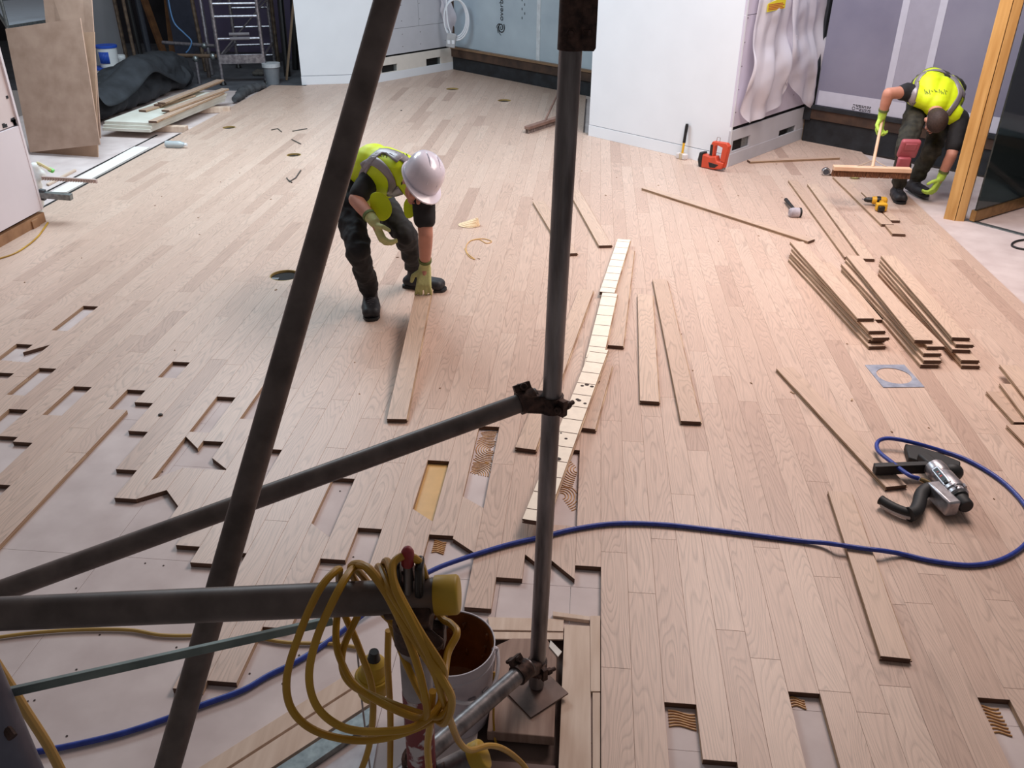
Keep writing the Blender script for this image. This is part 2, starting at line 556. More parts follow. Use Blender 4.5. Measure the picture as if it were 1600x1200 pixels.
# flooring adhesive left in the gaps
GLUE = mat('flooring_adhesive', (205, 158, 100), .5, scale=40, rgb2=(176, 124, 70))
def arcs(c, r0, r1, n, a0, a1, xlim, ylim, name='adhesive_ridges', rot=0):
    b = MB()
    for k in range(n):
        r = r0 + (r1 - r0) * k / max(1, n - 1)
        run = []
        for t in range(25):
            a = math.radians(a0 + (a1 - a0) * t / 24)
            p = V((c[0] + r * math.cos(a), c[1] + r * 1.15 * math.sin(a), ZS + .001))
            if xlim[0] < p.x < xlim[1] and ylim[0] < p.y < ylim[1]:
                run.append(p)
            else:
                if len(run) > 2: b.tube(run, .0022, 6)
                run = []
        if len(run) > 2: b.tube(run, .0022, 6)
    if b.v:
        o = b.build(name, GLUE, sub)
        o['kind'] = 'stuff'
x0, x1 = rx(-6) + .004, rx(-5) - .004
arcs((x0 + .065, 3.22, 0), .006, .13, 12, 60, 330, (x0, x1), (3.10, 3.37))
arcs((x0 + .03, 3.02, 0), .01, .09, 9, -10, 160, (x0, x1), (2.98, 3.12))
MB().box(((rx(-8) + rx(-7)) / 2, 2.87, ZS + .001), (.093, .42, .002)).build('adhesive_film', mat('adhesive_film', (212, 170, 110), .35, var=.06, scale=20), sub)
x0, x1 = rx(-2) + .004, rx(-1) - .004
arcs((x1, 3.10, 0), .02, .16, 12, 120, 260, (x0, x1), (2.96, 3.21))
arcs((x0 + .02, 2.90, 0), .02, .12, 9, -60, 100, (x0, x1), (2.80, 2.97))
for (xa, xb, ya, yb, n) in ((rx(-7) + .022, rx(-7) + .07, 2.49, 2.565, 7), (rx(2) + .012, rx(3) - .004, 1.775, 1.838, 6), (rx(6) + .006, rx(6) + .05, 1.885, 1.925, 4), (rx(12) + .004, rx(12) + .06, 1.84, 1.95, 8)):
    b = MB()
    for k in range(n):
        y = ya + (yb - ya) * (k + .5) / n
        b.tube([V((xa + (xb - xa) * t / 5, y + .006 * math.sin(t * .9 + k * .2), ZS + .0015)) for t in range(6)], .0032, 6)
    o = b.build('adhesive_ridges', GLUE, sub)
    o['kind'] = 'stuff'
# nail heads and specks on the bare sheets
DARK = mat('dark_speck', (60, 46, 42), .8)
b = MB()
for k in range(46):
    x, y = rnd.uniform(-2.1, -.65), rnd.uniform(1.3, 3.0)
    if -2.15 < x < -.7:
        b.lathe([(.0035, 0), (.0035, .001)], (x, y, ZS), n=8)
o = b.build('nail_heads', DARK, sub); o['kind'] = 'stuff'

# round floor-box openings
GOLD = mat('raw_cut_wood', (168, 140, 84), .6, scale=30)
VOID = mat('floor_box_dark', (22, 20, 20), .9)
names = ['round floor-box opening cut in the oak left of the stooping worker', 'small round floor-box opening left of the leaning scaffold tube', 'round floor-box opening nearest the stack of panels and boards',
         'round floor-box opening nearest the far white column', 'round floor-box opening in front of the dark skirting of the back wall']
for (c, r), nm in zip(ROUND, names):
    t = thing('floor_box', nm, 'floor box', (c.x, c.y, -TH), 'round floor boxes')
    MB().pipe((c.x, c.y, -TH + .0005), (c.x, c.y, -.0005), r + .001, r - .006, 36).build('rim', GOLD, t)
    MB().lathe([(r - .007, 0), (r - .007, .004)], (c.x, c.y, -TH + .001), n=36).build('base', VOID, t)
    if r > .09:
        MB().box((c.x - .05, c.y - .05, -.010), (.05, .03, .010)).build('terminal_block', CHROME, t)
# ------------------------------------------------------------------ walls and columns
GREYB = mat('grey_plasterboard', (196, 197, 204), .8, var=.03, scale=6)
LILAC = mat('lilac_plasterboard', (205, 198, 214), .8, var=.04, scale=5)
BASEB = mat('black_tanking', (38, 42, 48), .7, scale=9, rgb2=(20, 22, 26), bump=.3)
BROWNR = mat('brown_rail', (84, 62, 48), .6, scale=6, rgb2=(52, 38, 32))
MEMB = mat('blue_grey_membrane', (186, 202, 212), .45, scale=2, rgb2=(168, 184, 196))
MEMP = mat('violet_grey_membrane', (140, 138, 156), .5, scale=1.5, rgb2=(122, 120, 140))
def struct(name, label):
    o = bpy.data.objects.new(name, None)
    col.objects.link(o)
    LOC[o.name] = V((0, 0, 0))
    return tag(o, label, None, None, 'structure')
class Plane:                                   # upright plane from a to b, outside towards the camera
    def __init__(s, a, b):
        s.a, s.b = V((a[0], a[1], 0)), V((b[0], b[1], 0))
        s.u = (s.b - s.a).normalized()
        s.n = V((s.u.y, -s.u.x, 0))
        s.len = (s.b - s.a).length
    def at(s, u, z, out=0):
        return s.a + s.u * u + s.n * out + V((0, 0, z))
    def px(s, x, y):
        p = PW(x, y, s.a, s.b)
        return (p - s.a).dot(s.u), p.z
    def slab(s, name, u0, u1, z0, z1, th, m, par, out=0, holes=(), bevel=0):
        us = sorted(set([u0, u1] + [h[0] for h in holes] + [h[1] for h in holes]))
        zs = sorted(set([z0, z1] + [h[2] for h in holes] + [h[3] for h in holes]))
        b = MB()
        for i in range(len(us) - 1):
            for j in range(len(zs) - 1):
                cu, cz = (us[i] + us[i + 1]) / 2, (zs[j] + zs[j + 1]) / 2
                if any(h[0] < cu < h[1] and h[2] < cz < h[3] for h in holes):
                    continue
                b.prism([(us[i], zs[j]), (us[i + 1], zs[j]), (us[i + 1], zs[j + 1]), (us[i], zs[j + 1])], s.a + s.n * (out - th), s.u, (0, 0, 1), th)
        return b.build(name, m, par, smooth=0, bevel=bevel if not holes else 0)

def screws(pl, par, pts, name='screw_heads'):
    b = MB()
    for u, z in pts:
        b.lathe([(.006, 0), (.006, .0015)], pl.at(u, z, 0), pl.n, 8)
    o = b.build(name, DARK, par); o['kind'] = 'stuff'

HT = 3.2
# --- the near white column, right of the middle
A, B, C = (-.01, 9.32), (1.30, 8.17), (2.25, 9.43)
wr = struct('wall_column_near', 'white boxed column with grey boarded side wrapped in plastic')
fr, sd = Plane(A, B), Plane(B, C)
MB().prism([(A[0] + .03, A[1] + .03), (B[0], B[1] + .04), (C[0] - .03, C[1] + .02), (.9, 10.6)], (0, 0, 0), (1, 0, 0), (0, 1, 0), HT).build('core', VOID, wr, smooth=0)
fr.slab('front_panel', 0, fr.len, .118, HT, .02, WHITE, wr)
fr.slab('skirting', -.004, fr.len + .004, 0, .112, .02, WHITE, wr, .002, bevel=.002)
def vents(pl, defs):
    hs = []
    for l, r, t, bt in defs:
        hs.append((pl.px(*l)[0], pl.px(*r)[0], pl.px(*bt)[1], pl.px(*t)[1]))
    return hs
hs = vents(sd, [((1144.6, 226), (1171, 222), (1158, 216), (1158, 232)), ((1217, 209), (1242, 206), (1230, 200), (1230, 212))])
sd.slab('plinth_panel', .0, sd.len, .125, .335, .02, GREYB, wr, 0, hs)
sd.slab('skirting', 0, sd.len, 0, .118, .02, GREYB, wr, .003, bevel=.002)
sd.slab('side_panel', .0, sd.len, .37, 1.32, .02, LILAC, wr)
sd.slab('side_panel', .0, sd.len, 1.325, HT, .02, LILAC, wr)
for h in hs:
    sd.slab('vent_sleeve', h[0] + (h[1] - h[0]) * .62, h[1] - .004, h[2], h[3], .02, GALV, wr, -.02)
screws(sd, wr, [(.04, z / 10) for z in range(5, 20, 2)] + [(.55, z / 10) for z in range(5, 20, 2)] + [(1.2, z / 10) for z in range(5, 20, 2)])
# timber edge trim where the column meets the back wall
sd.slab('edge_batten', sd.len - .03, sd.len + .05, .0, HT, .03, mat('raw_batten', (176, 150, 118), .7, scale=8), wr, .004)
# --- the far white column
A2, B2, C2 = (-3.93, 11.84), (-2.95, 12.15), (-2.09, 13.38)
wl = struct('wall_column_far', 'far white column with grey boarded side and low vents')
f2, s2 = Plane(A2, B2), Plane(B2, C2)
MB().prism([(A2[0] + .02, A2[1] + .04), (B2[0], B2[1] + .05), (C2[0] - .02, C2[1] + .03), (-3.6, 14.2)], (0, 0, 0), (1, 0, 0), (0, 1, 0), HT).build('core', VOID, wl, smooth=0)
f2.slab('front_panel', 0, f2.len, .118, HT, .02, WHITE, wl)
f2.slab('skirting', -.004, f2.len + .004, 0, .112, .02, WHITE, wl, .002, bevel=.002)
CREAM = mat('cream_board', (226, 220, 212), .7, var=.03)
hs = vents(s2, [((666, 96.5), (689, 93.5), (677, 90.5), (677, 101.5)), ((596, 109), (621, 105), (610, 101), (610, 112))])
s2.slab('plinth_panel', 0, s2.len, .115, .31, .02, CREAM, wl, 0, hs)
s2.slab('skirting', 0, s2.len, 0, .108, .02, WHITE, wl, .003, bevel=.002)
s2.slab('side_panel', 0, s2.len, .335, .66, .02, GREYB, wl)
s2.slab('side_panel', 0, s2.len * .55, .664, HT, .02, GREYB, wl)
s2.slab('side_panel', s2.len * .555, s2.len, .664, HT, .02, GREYB, wl)
for h in hs:
    s2.slab('vent_sleeve', h[1] - .05, h[1] - .004, h[2], h[3], .02, GALV, wl, -.02)
    s2.slab('vent_sleeve', h[0] + .003, h[0] + .03, h[2], h[3], .02, GALV, wl, -.02)
screws(s2, wl, [(u, z) for u in (.5, .85, 1.35) for z in (.42, .58, .75, .95)])
# --- back wall between the columns
bw = struct('wall_back', 'back wall of blue-grey membrane above a dark skirting')
pb = Plane((-2.09, 13.38), (.9, 10.66))
pb.slab('tanked_upstand', 0, pb.len, 0, .185, .05, BASEB, bw)
pb.slab('timber_rail', 0, pb.len, .185, .30, .05, BROWNR, bw, .03, bevel=.004)
pb.slab('rail_lip', 0, pb.len, .30, .325, .05, mat('rail_lip', (132, 104, 78), .6), bw, .05)
zs0 = .33
us = [0.03, pb.px(842, 60)[0], pb.px(900, 60)[0], pb.len]
for i in range(3):
    pb.slab('membrane_panel', us[i], us[i + 1] - .006, zs0, HT, .02, MEMB, bw, -.005)
pb.slab('joint_tape', us[1] - .05, us[1] + .02, zs0, HT, .003, mat('joint_tape', (206, 214, 220), .5), bw, -.001)
pb.slab('corner_batten', -.02, .05, .2, HT, .04, BROWNR, bw, .015)
# printed wordmark with a spiral, reading upwards
INK = mat('black_ink', (32, 34, 40), .6)
def text_mesh(txt, size, origin, ex, ey, name, m, par, ext=.0006):
    cu = bpy.data.curves.new(name, 'FONT')
    cu.body = txt
    cu.size = size
    cu.extrude = ext
    ob = bpy.data.objects.new('tmp', cu)
    col.objects.link(ob)
    dg = bpy.context.evaluated_depsgraph_get()
    me = bpy.data.meshes.new_from_object(ob.evaluated_get(dg))
    bpy.data.objects.remove(ob)
    ex, ey = V(ex).normalized(), V(ey).normalized()
    mt = Matrix((ex, ey, ex.cross(ey))).transposed().to_4x4()
    mt.translation = V(origin) - (LOC[par.name] if par else V())
    me.transform(mt)
    me.materials.clear()
    me.materials.append(m)
    o = bpy.data.objects.new(name, me)
    col.objects.link(o)
    if par: o.parent = par; LOC[o.name] = LOC[par.name]
    return o
u, z = pb.px(786, 33)
text_mesh('overbu', .115, pb.at(u, z, .0), V((0, 0, 1)), -pb.u, 'printed_wordmark', INK, bw)
u, z = pb.px(783, 43)
b = MB()
sp = [pb.at(u + .012 * .45 * t * math.cos(t), z + .012 * .45 * t * math.sin(t), .0) for t in [k * .25 for k in range(4, 54)]]
b.tube(sp, [.003 + .0035 * min(1, k / 25) for k in range(len(sp))], 6)
for k in range(3):
    a = 2.2 + k * .7
    b.tube([pb.at(u + (.055 + .012 * q) * math.cos(a + q * .28), z + (.055 + .012 * q) * math.sin(a + q * .28), 0) for q in range(5)], [.006, .006, .005, .004, .002], 6)
b.build('printed_spiral', INK, bw)
b = MB()
for k in range(5):
    u, z = pb.px(815 + (k % 2) * 4, 2 + k * 7)
    b.prism([(0, 0), (.012, 0), (.012, .03), (0, .03)], pb.at(u, z, -.004), pb.u, (0, 0, 1), .002)
b.build('printed_marks', INK, bw)
# --- right-hand wall
rw = struct('wall_right', 'right-hand wall of violet-grey membrane above a black skirting')
pr = Plane((2.23, 9.36), (4.9, 7.06))
pr.slab('tanked_upstand', 0, pr.len, 0, .235, .05, BASEB, rw)
pr.slab('timber_rail', 0, pr.len, .235, .335, .05, BROWNR, rw, .015, bevel=.004)
pr.slab('seal_strip', 0, pr.len, .335, .372, .05, BASEB, rw, .03)
ua, ub = pr.px(1405, 60)[0], pr.px(1462, 60)[0]
pr.slab('membrane_panel', .08, ua - .003, .375, HT, .02, MEMP, rw)
pr.slab('membrane_panel', ua + .003, ub - .003, .375, HT, .02, mat('pale_violet_membrane', (162, 160, 176), .5, var=.03), rw)
pr.slab('membrane_panel', ub + .003, pr.len, .375, HT, .02, MEMP, rw)
TAPE = mat('pale_tape', (196, 196, 210), .5, var=.03)
pr.slab('joint_tape', ua - .035, ua + .03, .38, HT, .003, TAPE, rw, .003)
pr.slab('joint_tape', ub - .03, ub + .035, .38, HT, .003, TAPE, rw, .003)
pr.slab('base_tape', .1, pr.len, .38, .52, .002, TAPE, rw, .002)
pr.slab('corner_batten', -.02, .06, .22, HT, .05, BASEB, rw, .02)
b = MB()
for r, (w0, w1) in enumerate(((1333, 1362), (1338, 1360), (1338, 1361), (1342, 1358))):
    y = 164 + r * 3
    (u0, z0), (u1, z1) = pr.px(w0, y), pr.px(w1, y + 2)
    k = u0
    while k < u1:
        l = random.uniform(.012, .03)
        b.prism([(k, z0), (k + l, z0), (k + l, z0 + .008), (k, z0 + .008)], pr.at(0, 0, .0025), pr.u, (0, 0, 1), .001)
        k += l + .006
b.build('printed_lines', INK, rw)
u, z = pr.px(1334, 169)
MB().tube([pr.at(u + .016 * math.cos(a), z + .016 * math.sin(a), .003) for a in [k * math.pi / 3 for k in range(6)]], .0025, 6, closed=True).build('printed_emblem', INK, rw)
# --- left-hand boarded wall
lw = struct('wall_left', 'unfinished pinkish white boarded wall at the left edge')
pl = Plane((-4.13, 3.0), (-4.13, 6.0))
pl.n = V((1, 0, 0))
PINKW = mat('pinkish_board', (228, 218, 222), .8, var=.02, scale=4)
MB().box((-4.30, 4.5, 1.6), (.26, 2.94, HT)).build('core', VOID, lw, smooth=0)
zb = PX(33, 195, -4.13).z
def lslab(nm, y0, y1, z0, z1, out, th, m):
    return MB().box((-4.13 + out - th / 2, (y0 + y1) / 2, (z0 + z1) / 2), (th, y1 - y0, z1 - z0)).build(nm, m, lw, smooth=0)
lslab('lower_board', 3.0, 6.0, .10, zb, 0, .03, PINKW)
lslab('upper_board', 3.0, 5.98, zb + .008, HT, -.012, .03, mat('torn_board', (232, 218, 216), .8, scale=3, rgb2=(216, 200, 198)))
lslab('sole_timber', 3.0, 6.0, 0, .075, .0, .05, mat('sole_timber', (176, 134, 98), .7, scale=6, rgb2=(140, 100, 70)))
lslab('sole_packer', 5.82, 5.9, .0, .06, .012, .02, mat('sole_timber', (0, 0, 0)))
lslab('end_edge_strip', 5.98, 6.003, .1, HT, .004, .2, PINKW)
b = MB()
for k in range(26):
    y = random.uniform(5.2, 5.97); z = random.choice((zb + random.uniform(.005, .05), random.uniform(zb, 1.6)))
    yy = 5.97 - random.random() * .03 if k % 2 else y
    b.box((-4.141, yy, z), (.004, random.uniform(.01, .03), random.uniform(.01, .03)))
o = b.build('torn_paper_marks', INK, lw); o['kind'] = 'stuff'
# --- far background beyond the tower
bg = struct('wall_far', 'dark far wall with violet panel behind the access tower')
def bslab(nm, x0, x1, Y, z0, z1, m, th=.04):
    a, c = PY(x0, 60, Y).x, PY(x1, 60, Y).x
    return MB().box(((a + c) / 2, Y + th / 2, (z0 + z1) / 2), (abs(c - a), th, z1 - z0)).build(nm, m, bg, smooth=0)
bslab('dark_panel', -80, 520, 15.6, -.05, 3.4, mat('dark_wall', (52, 48, 54), .8, scale=3, rgb2=(30, 28, 32)))
bslab('violet_panel', 300, 470, 14.2, -.03, 3.2, mat('violet_wall', (92, 82, 108), .8, var=.08, scale=2))
bslab('grey_panel', 128, 188, 13.2, -.03, 3.2, mat('grey_wall', (150, 152, 158), .8, var=.05, scale=2))
bslab('blue_dark_panel', 270, 308, 14.1, -.03, 3.2, mat('bluish_dark', (62, 66, 82), .7))
bslab('threshold', 300, 445, 14.0, -.03, .09, mat('threshold_dark', (60, 58, 66), .7))

# --- glazed door at the right
dr = struct('door_1', 'glass door with oak posts and brass rail at the right')
OAKP = mat('varnished_oak', (214, 170, 106), .4, scale=4, rgb2=(190, 142, 80), stretch=(8, 8, .6))
p0, p1, p2 = P(1475, 337.5), P(1493, 341), P(1507, 342)
MB().prism([(p0.x, p0.y), (p1.x - .003, p1.y), (p1.x + .05, p1.y + .10), (p0.x + .05, p0.y + .10)], (0, 0, -.03), (1, 0, 0), (0, 1, 0), 3.2).build('door_post', OAKP, dr, smooth=0, bevel=.003)
MB().prism([(p1.x + .002, p1.y), (p2.x, p2.y), (p2.x + .05, p2.y + .1), (p1.x + .055, p1.y + .10)], (0, 0, -.03), (1, 0, 0), (0, 1, 0), 3.2).build('door_post', OAKP, dr, smooth=0, bevel=.003)
q0, q1 = P(1514, 350, -.03), P(1640, 312, -.03)
dv = (q1 - q0).normalized()
GLASS = mat('dark_glass', (70, 84, 84), .06, var=.02, trans=.75, spec=.5)
BRASS = mat('brass_rail', (170, 134, 84), .35, .7, scale=20, rgb2=(140, 106, 64))
nv = V((dv.y, -dv.x, 0))
leaf = MB().prism([(.03, .0), (1.2, 0), (1.2, 2.9), (.03, 2.9)], q0 + V((0, 0, .10)), dv, (0, 0, 1), .012).build('glass_leaf', GLASS, dr, smooth=0)
MB().prism([(.025, .0), (1.2, 0), (1.2, .085), (.025, .085)], q0 + V((0, 0, .02)) + nv * .02, dv, (0, 0, 1), .0001).build('rail_face', BRASS, dr, smooth=0)
MB().beam(q0 + dv * .025 + V((0, 0, .062)), q0 + dv * 1.2 + V((0, 0, .062)), .045, .085).build('bottom_rail', BRASS, dr, smooth=0, bevel=.003)
MB().beam(q0 + dv * .01 + V((0, 0, .0)), q0 + dv * .01 + V((0, 0, 2.9)), .03, .05).build('edge_stile', BLACK, dr, smooth=0)
MB().beam(P(1508, 345, -.03), P(1640, 380, -.03), .05, .03).build('threshold_strip', GALV, dr, smooth=0, bevel=.003)
dk = struct('wall_outside', 'dark space seen through the glass door')
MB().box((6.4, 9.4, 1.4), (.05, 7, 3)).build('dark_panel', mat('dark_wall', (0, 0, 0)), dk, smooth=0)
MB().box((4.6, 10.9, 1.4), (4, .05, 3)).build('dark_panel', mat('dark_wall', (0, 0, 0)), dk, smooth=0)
# ------------------------------------------------------------------ scaffold in the foreground
TR = .02415
base = P(838, 1072, .012)
scf = thing('scaffold', 'dark steel tube scaffold standing across the foreground', 'scaffold', (base.x, base.y, .0))
tb = V((base.x, base.y, .02))
tt = PY(899, -60, base.y)
MB().pipe(tb, tt + (tt - tb).normalized() * .6, TR, TR - .004, 28).build('standard', STEEL, scf)
def onstd(y):                                      # point of the upright tube at an image height
    best = None
    for k in range(400):
        p = tb.lerp(tt, k / 399)
        d = abs(S(p)[1] - y)
        if best is None or d < best[0]:
            best = (d, p)
    return best[1]
# leaning tube at the left
a, b_ = PD(614, -30, 1.53), PD(262, 1200, 1.60)
d = (a - b_).normalized()
MB().pipe(b_ - d * .55, a + d * .7, TR, TR - .004, 28).build('raking_tube', STEELD, scf)
# sloping brace clamped to the standard
pc = onstd(628)
ca, cb = PD(848, 617, S(pc)[2] + .01), PD(0, 924, 1.86)
ca = ca + V((0, 0, 0))
d2 = (cb - ca).normalized()
MB().pipe(ca + d2 * .015, cb + d2 * .5, TR, TR - .004, 28).build('brace_tube', STEELD, scf)
# level guard rail tube with yellow cap
ga, gb = PD(-120, 964, 1.225), PD(709, 929, 1.18)
dg = (gb - ga).normalized()
MB().pipe(ga - dg * .4, gb, TR, TR - .004, 28).build('guard_rail_tube', STEELD, scf)
CAPY = mat('yellow_cap', (184, 150, 38), .5, var=.06, scale=12)
def endcap(p, ax, r=TR + .0028, l=.030):
    b = MB()
    b.lathe([(r - .004, -l), (r, -l), (r + .0006, -l + .002), (r + .0006, 0), (r - .0015, .003), (r - .004, .004)], p, ax, 32)
    b.build('end_cap', CAPY, scf)['label'] = 'yellow plastic end cap'
endcap(gb + dg * .004, dg)
# lower tube from the foot of the standard, ending beside the bucket
la, lb = PD(826, 1040, 2.44), PD(690, 1158, 2.20)
d3 = (lb - la).normalized()
MB().pipe(la, lb + d3 * .5, TR, TR - .004, 28).build('foot_tie_tube', STEEL, scf)
# red and white striped upright under the guard rail
REDW = mat('flaking_red_paint', (120, 40, 48), .6, scale=32, rgb2=(196, 188, 190), thresh=(.40, .46))
WHT = mat('grubby_white_paint', (178, 174, 180), .6, scale=12, rgb2=(130, 124, 128))
ua_, ub_ = PD(647, 985, 1.235), PD(660, 1215, 1.50)
um = ua_.lerp(ub_, .36)
MB().pipe(um, ua_, TR * .98, TR - .005, 24).build('painted_upright', WHT, scf)
MB().pipe(ub_, um, TR, TR - .005, 24).build('painted_upright', REDW, scf)['label'] = 'flaking red painted tube'
# short tube at the very bottom with yellow cap
sa, sb = PD(640, 1235, 1.52), PD(752, 1180, 1.50)
ds = (sb - sa).normalized()
MB().pipe(sa - ds * .1, sb, TR, TR - .004, 24).build('transom_tube', STEEL, scf)
endcap(sb + ds * .003, ds, l=.02)
# thin galvanised bar and the close grey tube at the left edge
MB().beam(PD(-60, 1098, 1.28), PD(520, 969, 1.42), .0135, .0135, (0, .4, 1)).build('thin_bar', mat('green_grey_bar', (128, 138, 134), .5, .4, scale=20, rgb2=(104, 114, 112)), scf, bevel=.002)
MB().pipe(PD(-42, 1040, 1.24), PD(52, 1260, 1.30), TR * 1.3, TR, 24).build('stair_tube', mat('blue_grey_steel', (112, 112, 126), .45, .5, scale=10, rgb2=(84, 84, 98)), scf)
MB().tube([PD(20, 1152, 1.245), PD(-20, 1098, 1.262)], .007, 10).build('hook_bolt', RUST, scf)
# joint sleeve near the top
pj, pj2 = onstd(78), onstd(-60)
dj = (pj2 - pj).normalized()
MB().pipe(pj, pj2 + dj * .2, TR + .0035, TR, 24).build('joint_sleeve', RUST, scf)
rt = V((1, 0, 0)); fw = V((0, -1, 0))
slv = MB()
slv.prism([(.0, 0), (.028, 0.0), (.032, .006), (.032, .40), (0, .40)], pj + rt * (TR * .8) + fw * .012, rt, (0, 0, 1), .006)
slv.prism([(.0, 0), (.028, 0.0), (.032, .006), (.032, .40), (0, .40)], pj + rt * (TR * .8) - fw * .004, rt, (0, 0, 1), .006)
slv.build('sleeve_flange', RUST, scf)
bl = MB()
p = onstd(48)
bl.tube([p + fw * (TR + .001), p + fw * (TR + .012)], .010, 6)
bl.tube([p + fw * TR, p + fw * (TR + .02)], .0055, 10)
bl.tube([p + rt * (TR + .002) + fw * .018, p + rt * (TR + .013) + fw * .026], .006, 6)
bl.build('sleeve_bolt', RUST, scf)

def coupler(at, ax1, ax2, off, bolt1, bolt2, name='coupler'):
    """two half collars back to back: ax1 round the first tube at `at`, ax2 round the second at at+off"""
    for p, ax, bo in ((V(at), V(ax1).normalized(), V(bolt1)), (V(at) + V(off), V(ax2).normalized(), V(bolt2))):
        o = MB().pipe(p - ax * .022, p + ax * .022, TR + .006, TR + .0005, 20).build('coupler', RUST, scf)
        bd = (bo - ax * bo.dot(ax)).normalized()
        sd_ = ax.cross(bd).normalized()
        q = p + bd * (TR + .012)
        k = MB()
        k.box(q, (.018, .044, .020), Matrix((sd_, ax, bd)).transposed())
        k.tube([q - sd_ * .022, q + sd_ * .042], .0062, 10)
        k.tube([q + sd_ * .012, q + sd_ * .026], .0115, 6)
        k.tube([q - sd_ * .022, q - sd_ * .014], .0105, 6)
        k.build('coupler_bolt', RUST, o, bevel=.0015)
ux = (tt - tb).normalized()
coupler(pc, ux, d2, ca + d2 * .045 - pc, (.75, -.6, -.2), (-.5, .3, .8))
MB().beam(pc - V((.012, 0, 0)), ca + d2 * .05, .045, .05).build('coupler_link', RUST, scf, bevel=.008)
coupler(onstd(1040), ux, d3, la + d3 * .03 - onstd(1040), (.6, -.8, 0), (-.7, .3, .8))
MB().beam(onstd(1040), la + d3 * .035, .04, .04).build('coupler_link', RUST, scf, bevel=.008)
gp = PD(628, 933, 1.195)
cpl = coupler(gp, dg, (ua_ - ub_).normalized(), ua_ - gp, (.15, .2, 1), (.9, -.1, .2))
# upright bolt with red plastic cap on the rail clamp
q0 = PD(638, 925, 1.165); q1 = PD(637, 872, 1.12)
MB().tube([q0, q1], .0065, 12).build('clamp_bolt', STEEL, scf)
dq = (q1 - q0).normalized()
MB().lathe([(.0085, -.012), (.009, 0), (.0085, .012), (.006, .018), (.002, .0205)], q1, dq, 16).build('bolt_cap', mat('red_cap', (150, 44, 52), .5, var=.1), scf)['label'] = 'small red plastic bolt cap'
for s_ in (-1, 1):
    fk = MB()
    e = CM @ V((1, 0, 0))
    fk.beam(q0 + e * .0155 * s_, q1 + e * .0155 * s_ - dq * .008, .011, .026, CM @ V((0, 0, 1)))
    fk.build('clamp_fork', BLACK, scf, bevel=.004)
fb = MB()
fb.box(gp + V((.030, -.025, -.012)), (.032, .03, .045), Matrix.Rotation(.5, 3, 'X'))
fb.tube([gp + V((.035, -.035, -.025)), gp + V((.06, -.04, -.045))], .009, 8)
fb.build('clamp_jaw', RUST, scf, bevel=.006)
coupler(PD(655, 1195, 1.49), (ua_ - ub_).normalized(), ds, PD(690, 1222, 1.5) - PD(655, 1195, 1.49), (-.3, -.9, .1), (.3, -.4, .9))
# base plate
pt = P(840, 1075, .014)
c1, c2, c3, c4 = P(793, 1076, .012), P(824, 1108, .012), P(876, 1079, .012), P(846, 1048, .012)
cc = (c1 + c2 + c3 + c4) / 4
e1 = (c2 - c1).normalized(); e2 = V((-e1.y, e1.x, 0))
sz = .075
MB().prism([(-sz, -sz), (sz, -sz), (sz, sz), (-sz, sz)], cc + V((0, 0, -.006)), e1, e2, .006).build('base_plate', mat('rusty_plate', (112, 92, 84), .6, .4, scale=14, rgb2=(84, 68, 62)), scf, bevel=.001)
MB().pipe(V((tb.x, tb.y, .0125)), V((tb.x, tb.y, .09)), .0192, .015, 18).build('base_spigot', RUST, scf)

# thick sole board under the plate
SOLE = mat('sole_board_wood', (158, 132, 118), .8, scale=5, rgb2=(128, 102, 90), stretch=(8, .8, 1))
zt = .0055
pts = [P(x, y, zt) for x, y in ((761, 1143), (866, 1152), (870, 1020), (854, 997), (800, 997), (776, 1008))]
ctr = sum(pts, V()) / 6
so = MB().prism([(p.x - ctr.x, p.y - ctr.y) for p in pts], (ctr.x, ctr.y, zt - .038), (1, 0, 0), (0, 1, 0), .038).build('sole_board', SOLE, None, (ctr.x, ctr.y, zt - .038), smooth=0, bevel=.003)
tag(so, 'thick grey-brown timber sole board under the scaffold base plate', 'board')
o = MB().box((ctr.x, 1.45, -.042), (.22, .34, .024)).build('packing_board', mat('packing_wood', (120, 98, 92), .8, scale=4, rgb2=(98, 78, 72)), None, (ctr.x, 1.45, -.055), smooth=0)
tag(o, 'dull brown packing board below the sole board at the bottom edge', 'board')

# pale plywood strips laid round the opening
def strip(px, z, th, label, m=PALEP, name='plywood_strip', group='plywood strips round the scaffold foot'):
    ps = [P(x, y, z) for x, y in px]
    c = sum(ps, V()) / len(ps)
    o = MB().prism([(p.x - c.x, p.y - c.y) for p in ps], (c.x, c.y, z - th), (1, 0, 0), (0, 1, 0), th).build(name, m, None, (c.x, c.y, z - th), smooth=0, bevel=.0008)
    return tag(o, label, 'strip', group)
strip([(872, 1215), (924, 1215), (922, 978), (882, 976)], -.010, .011, 'wide pale plywood strip running to the bottom edge beside the sole board')
strip([(926, 1215), (938, 1215), (938, 1082), (926, 1082)], -.008, .012, 'narrow pale strip against the oak edge, nearest the bottom')
strip([(923, 1080), (938, 1080), (938, 962), (922, 962)], -.006, .014, 'narrow pale strip against the oak edge, further one')
strip([(766, 984), (880, 986), (881, 967), (762, 964)], -.012, .009, 'pale plywood strip crossing behind the bucket and upright tube')
strip([(770, 998), (850, 999), (880, 999), (880, 988), (768, 987)], -.016, .006, 'thin pale plywood strip just behind the sole board')
strip([(864, 962), (921, 969), (921, 963), (864, 955)], -.004, .016, 'short splintered batten end against the oak edge')
o = strip([(860, 1000), (878, 1018), (872, 1026), (858, 1010)], .010, .004, 'small white scrap of card on the corner of the sole board', mat('white_card', (220, 214, 206), .8), 'card_scrap', None)
o['category'] = 'scrap'
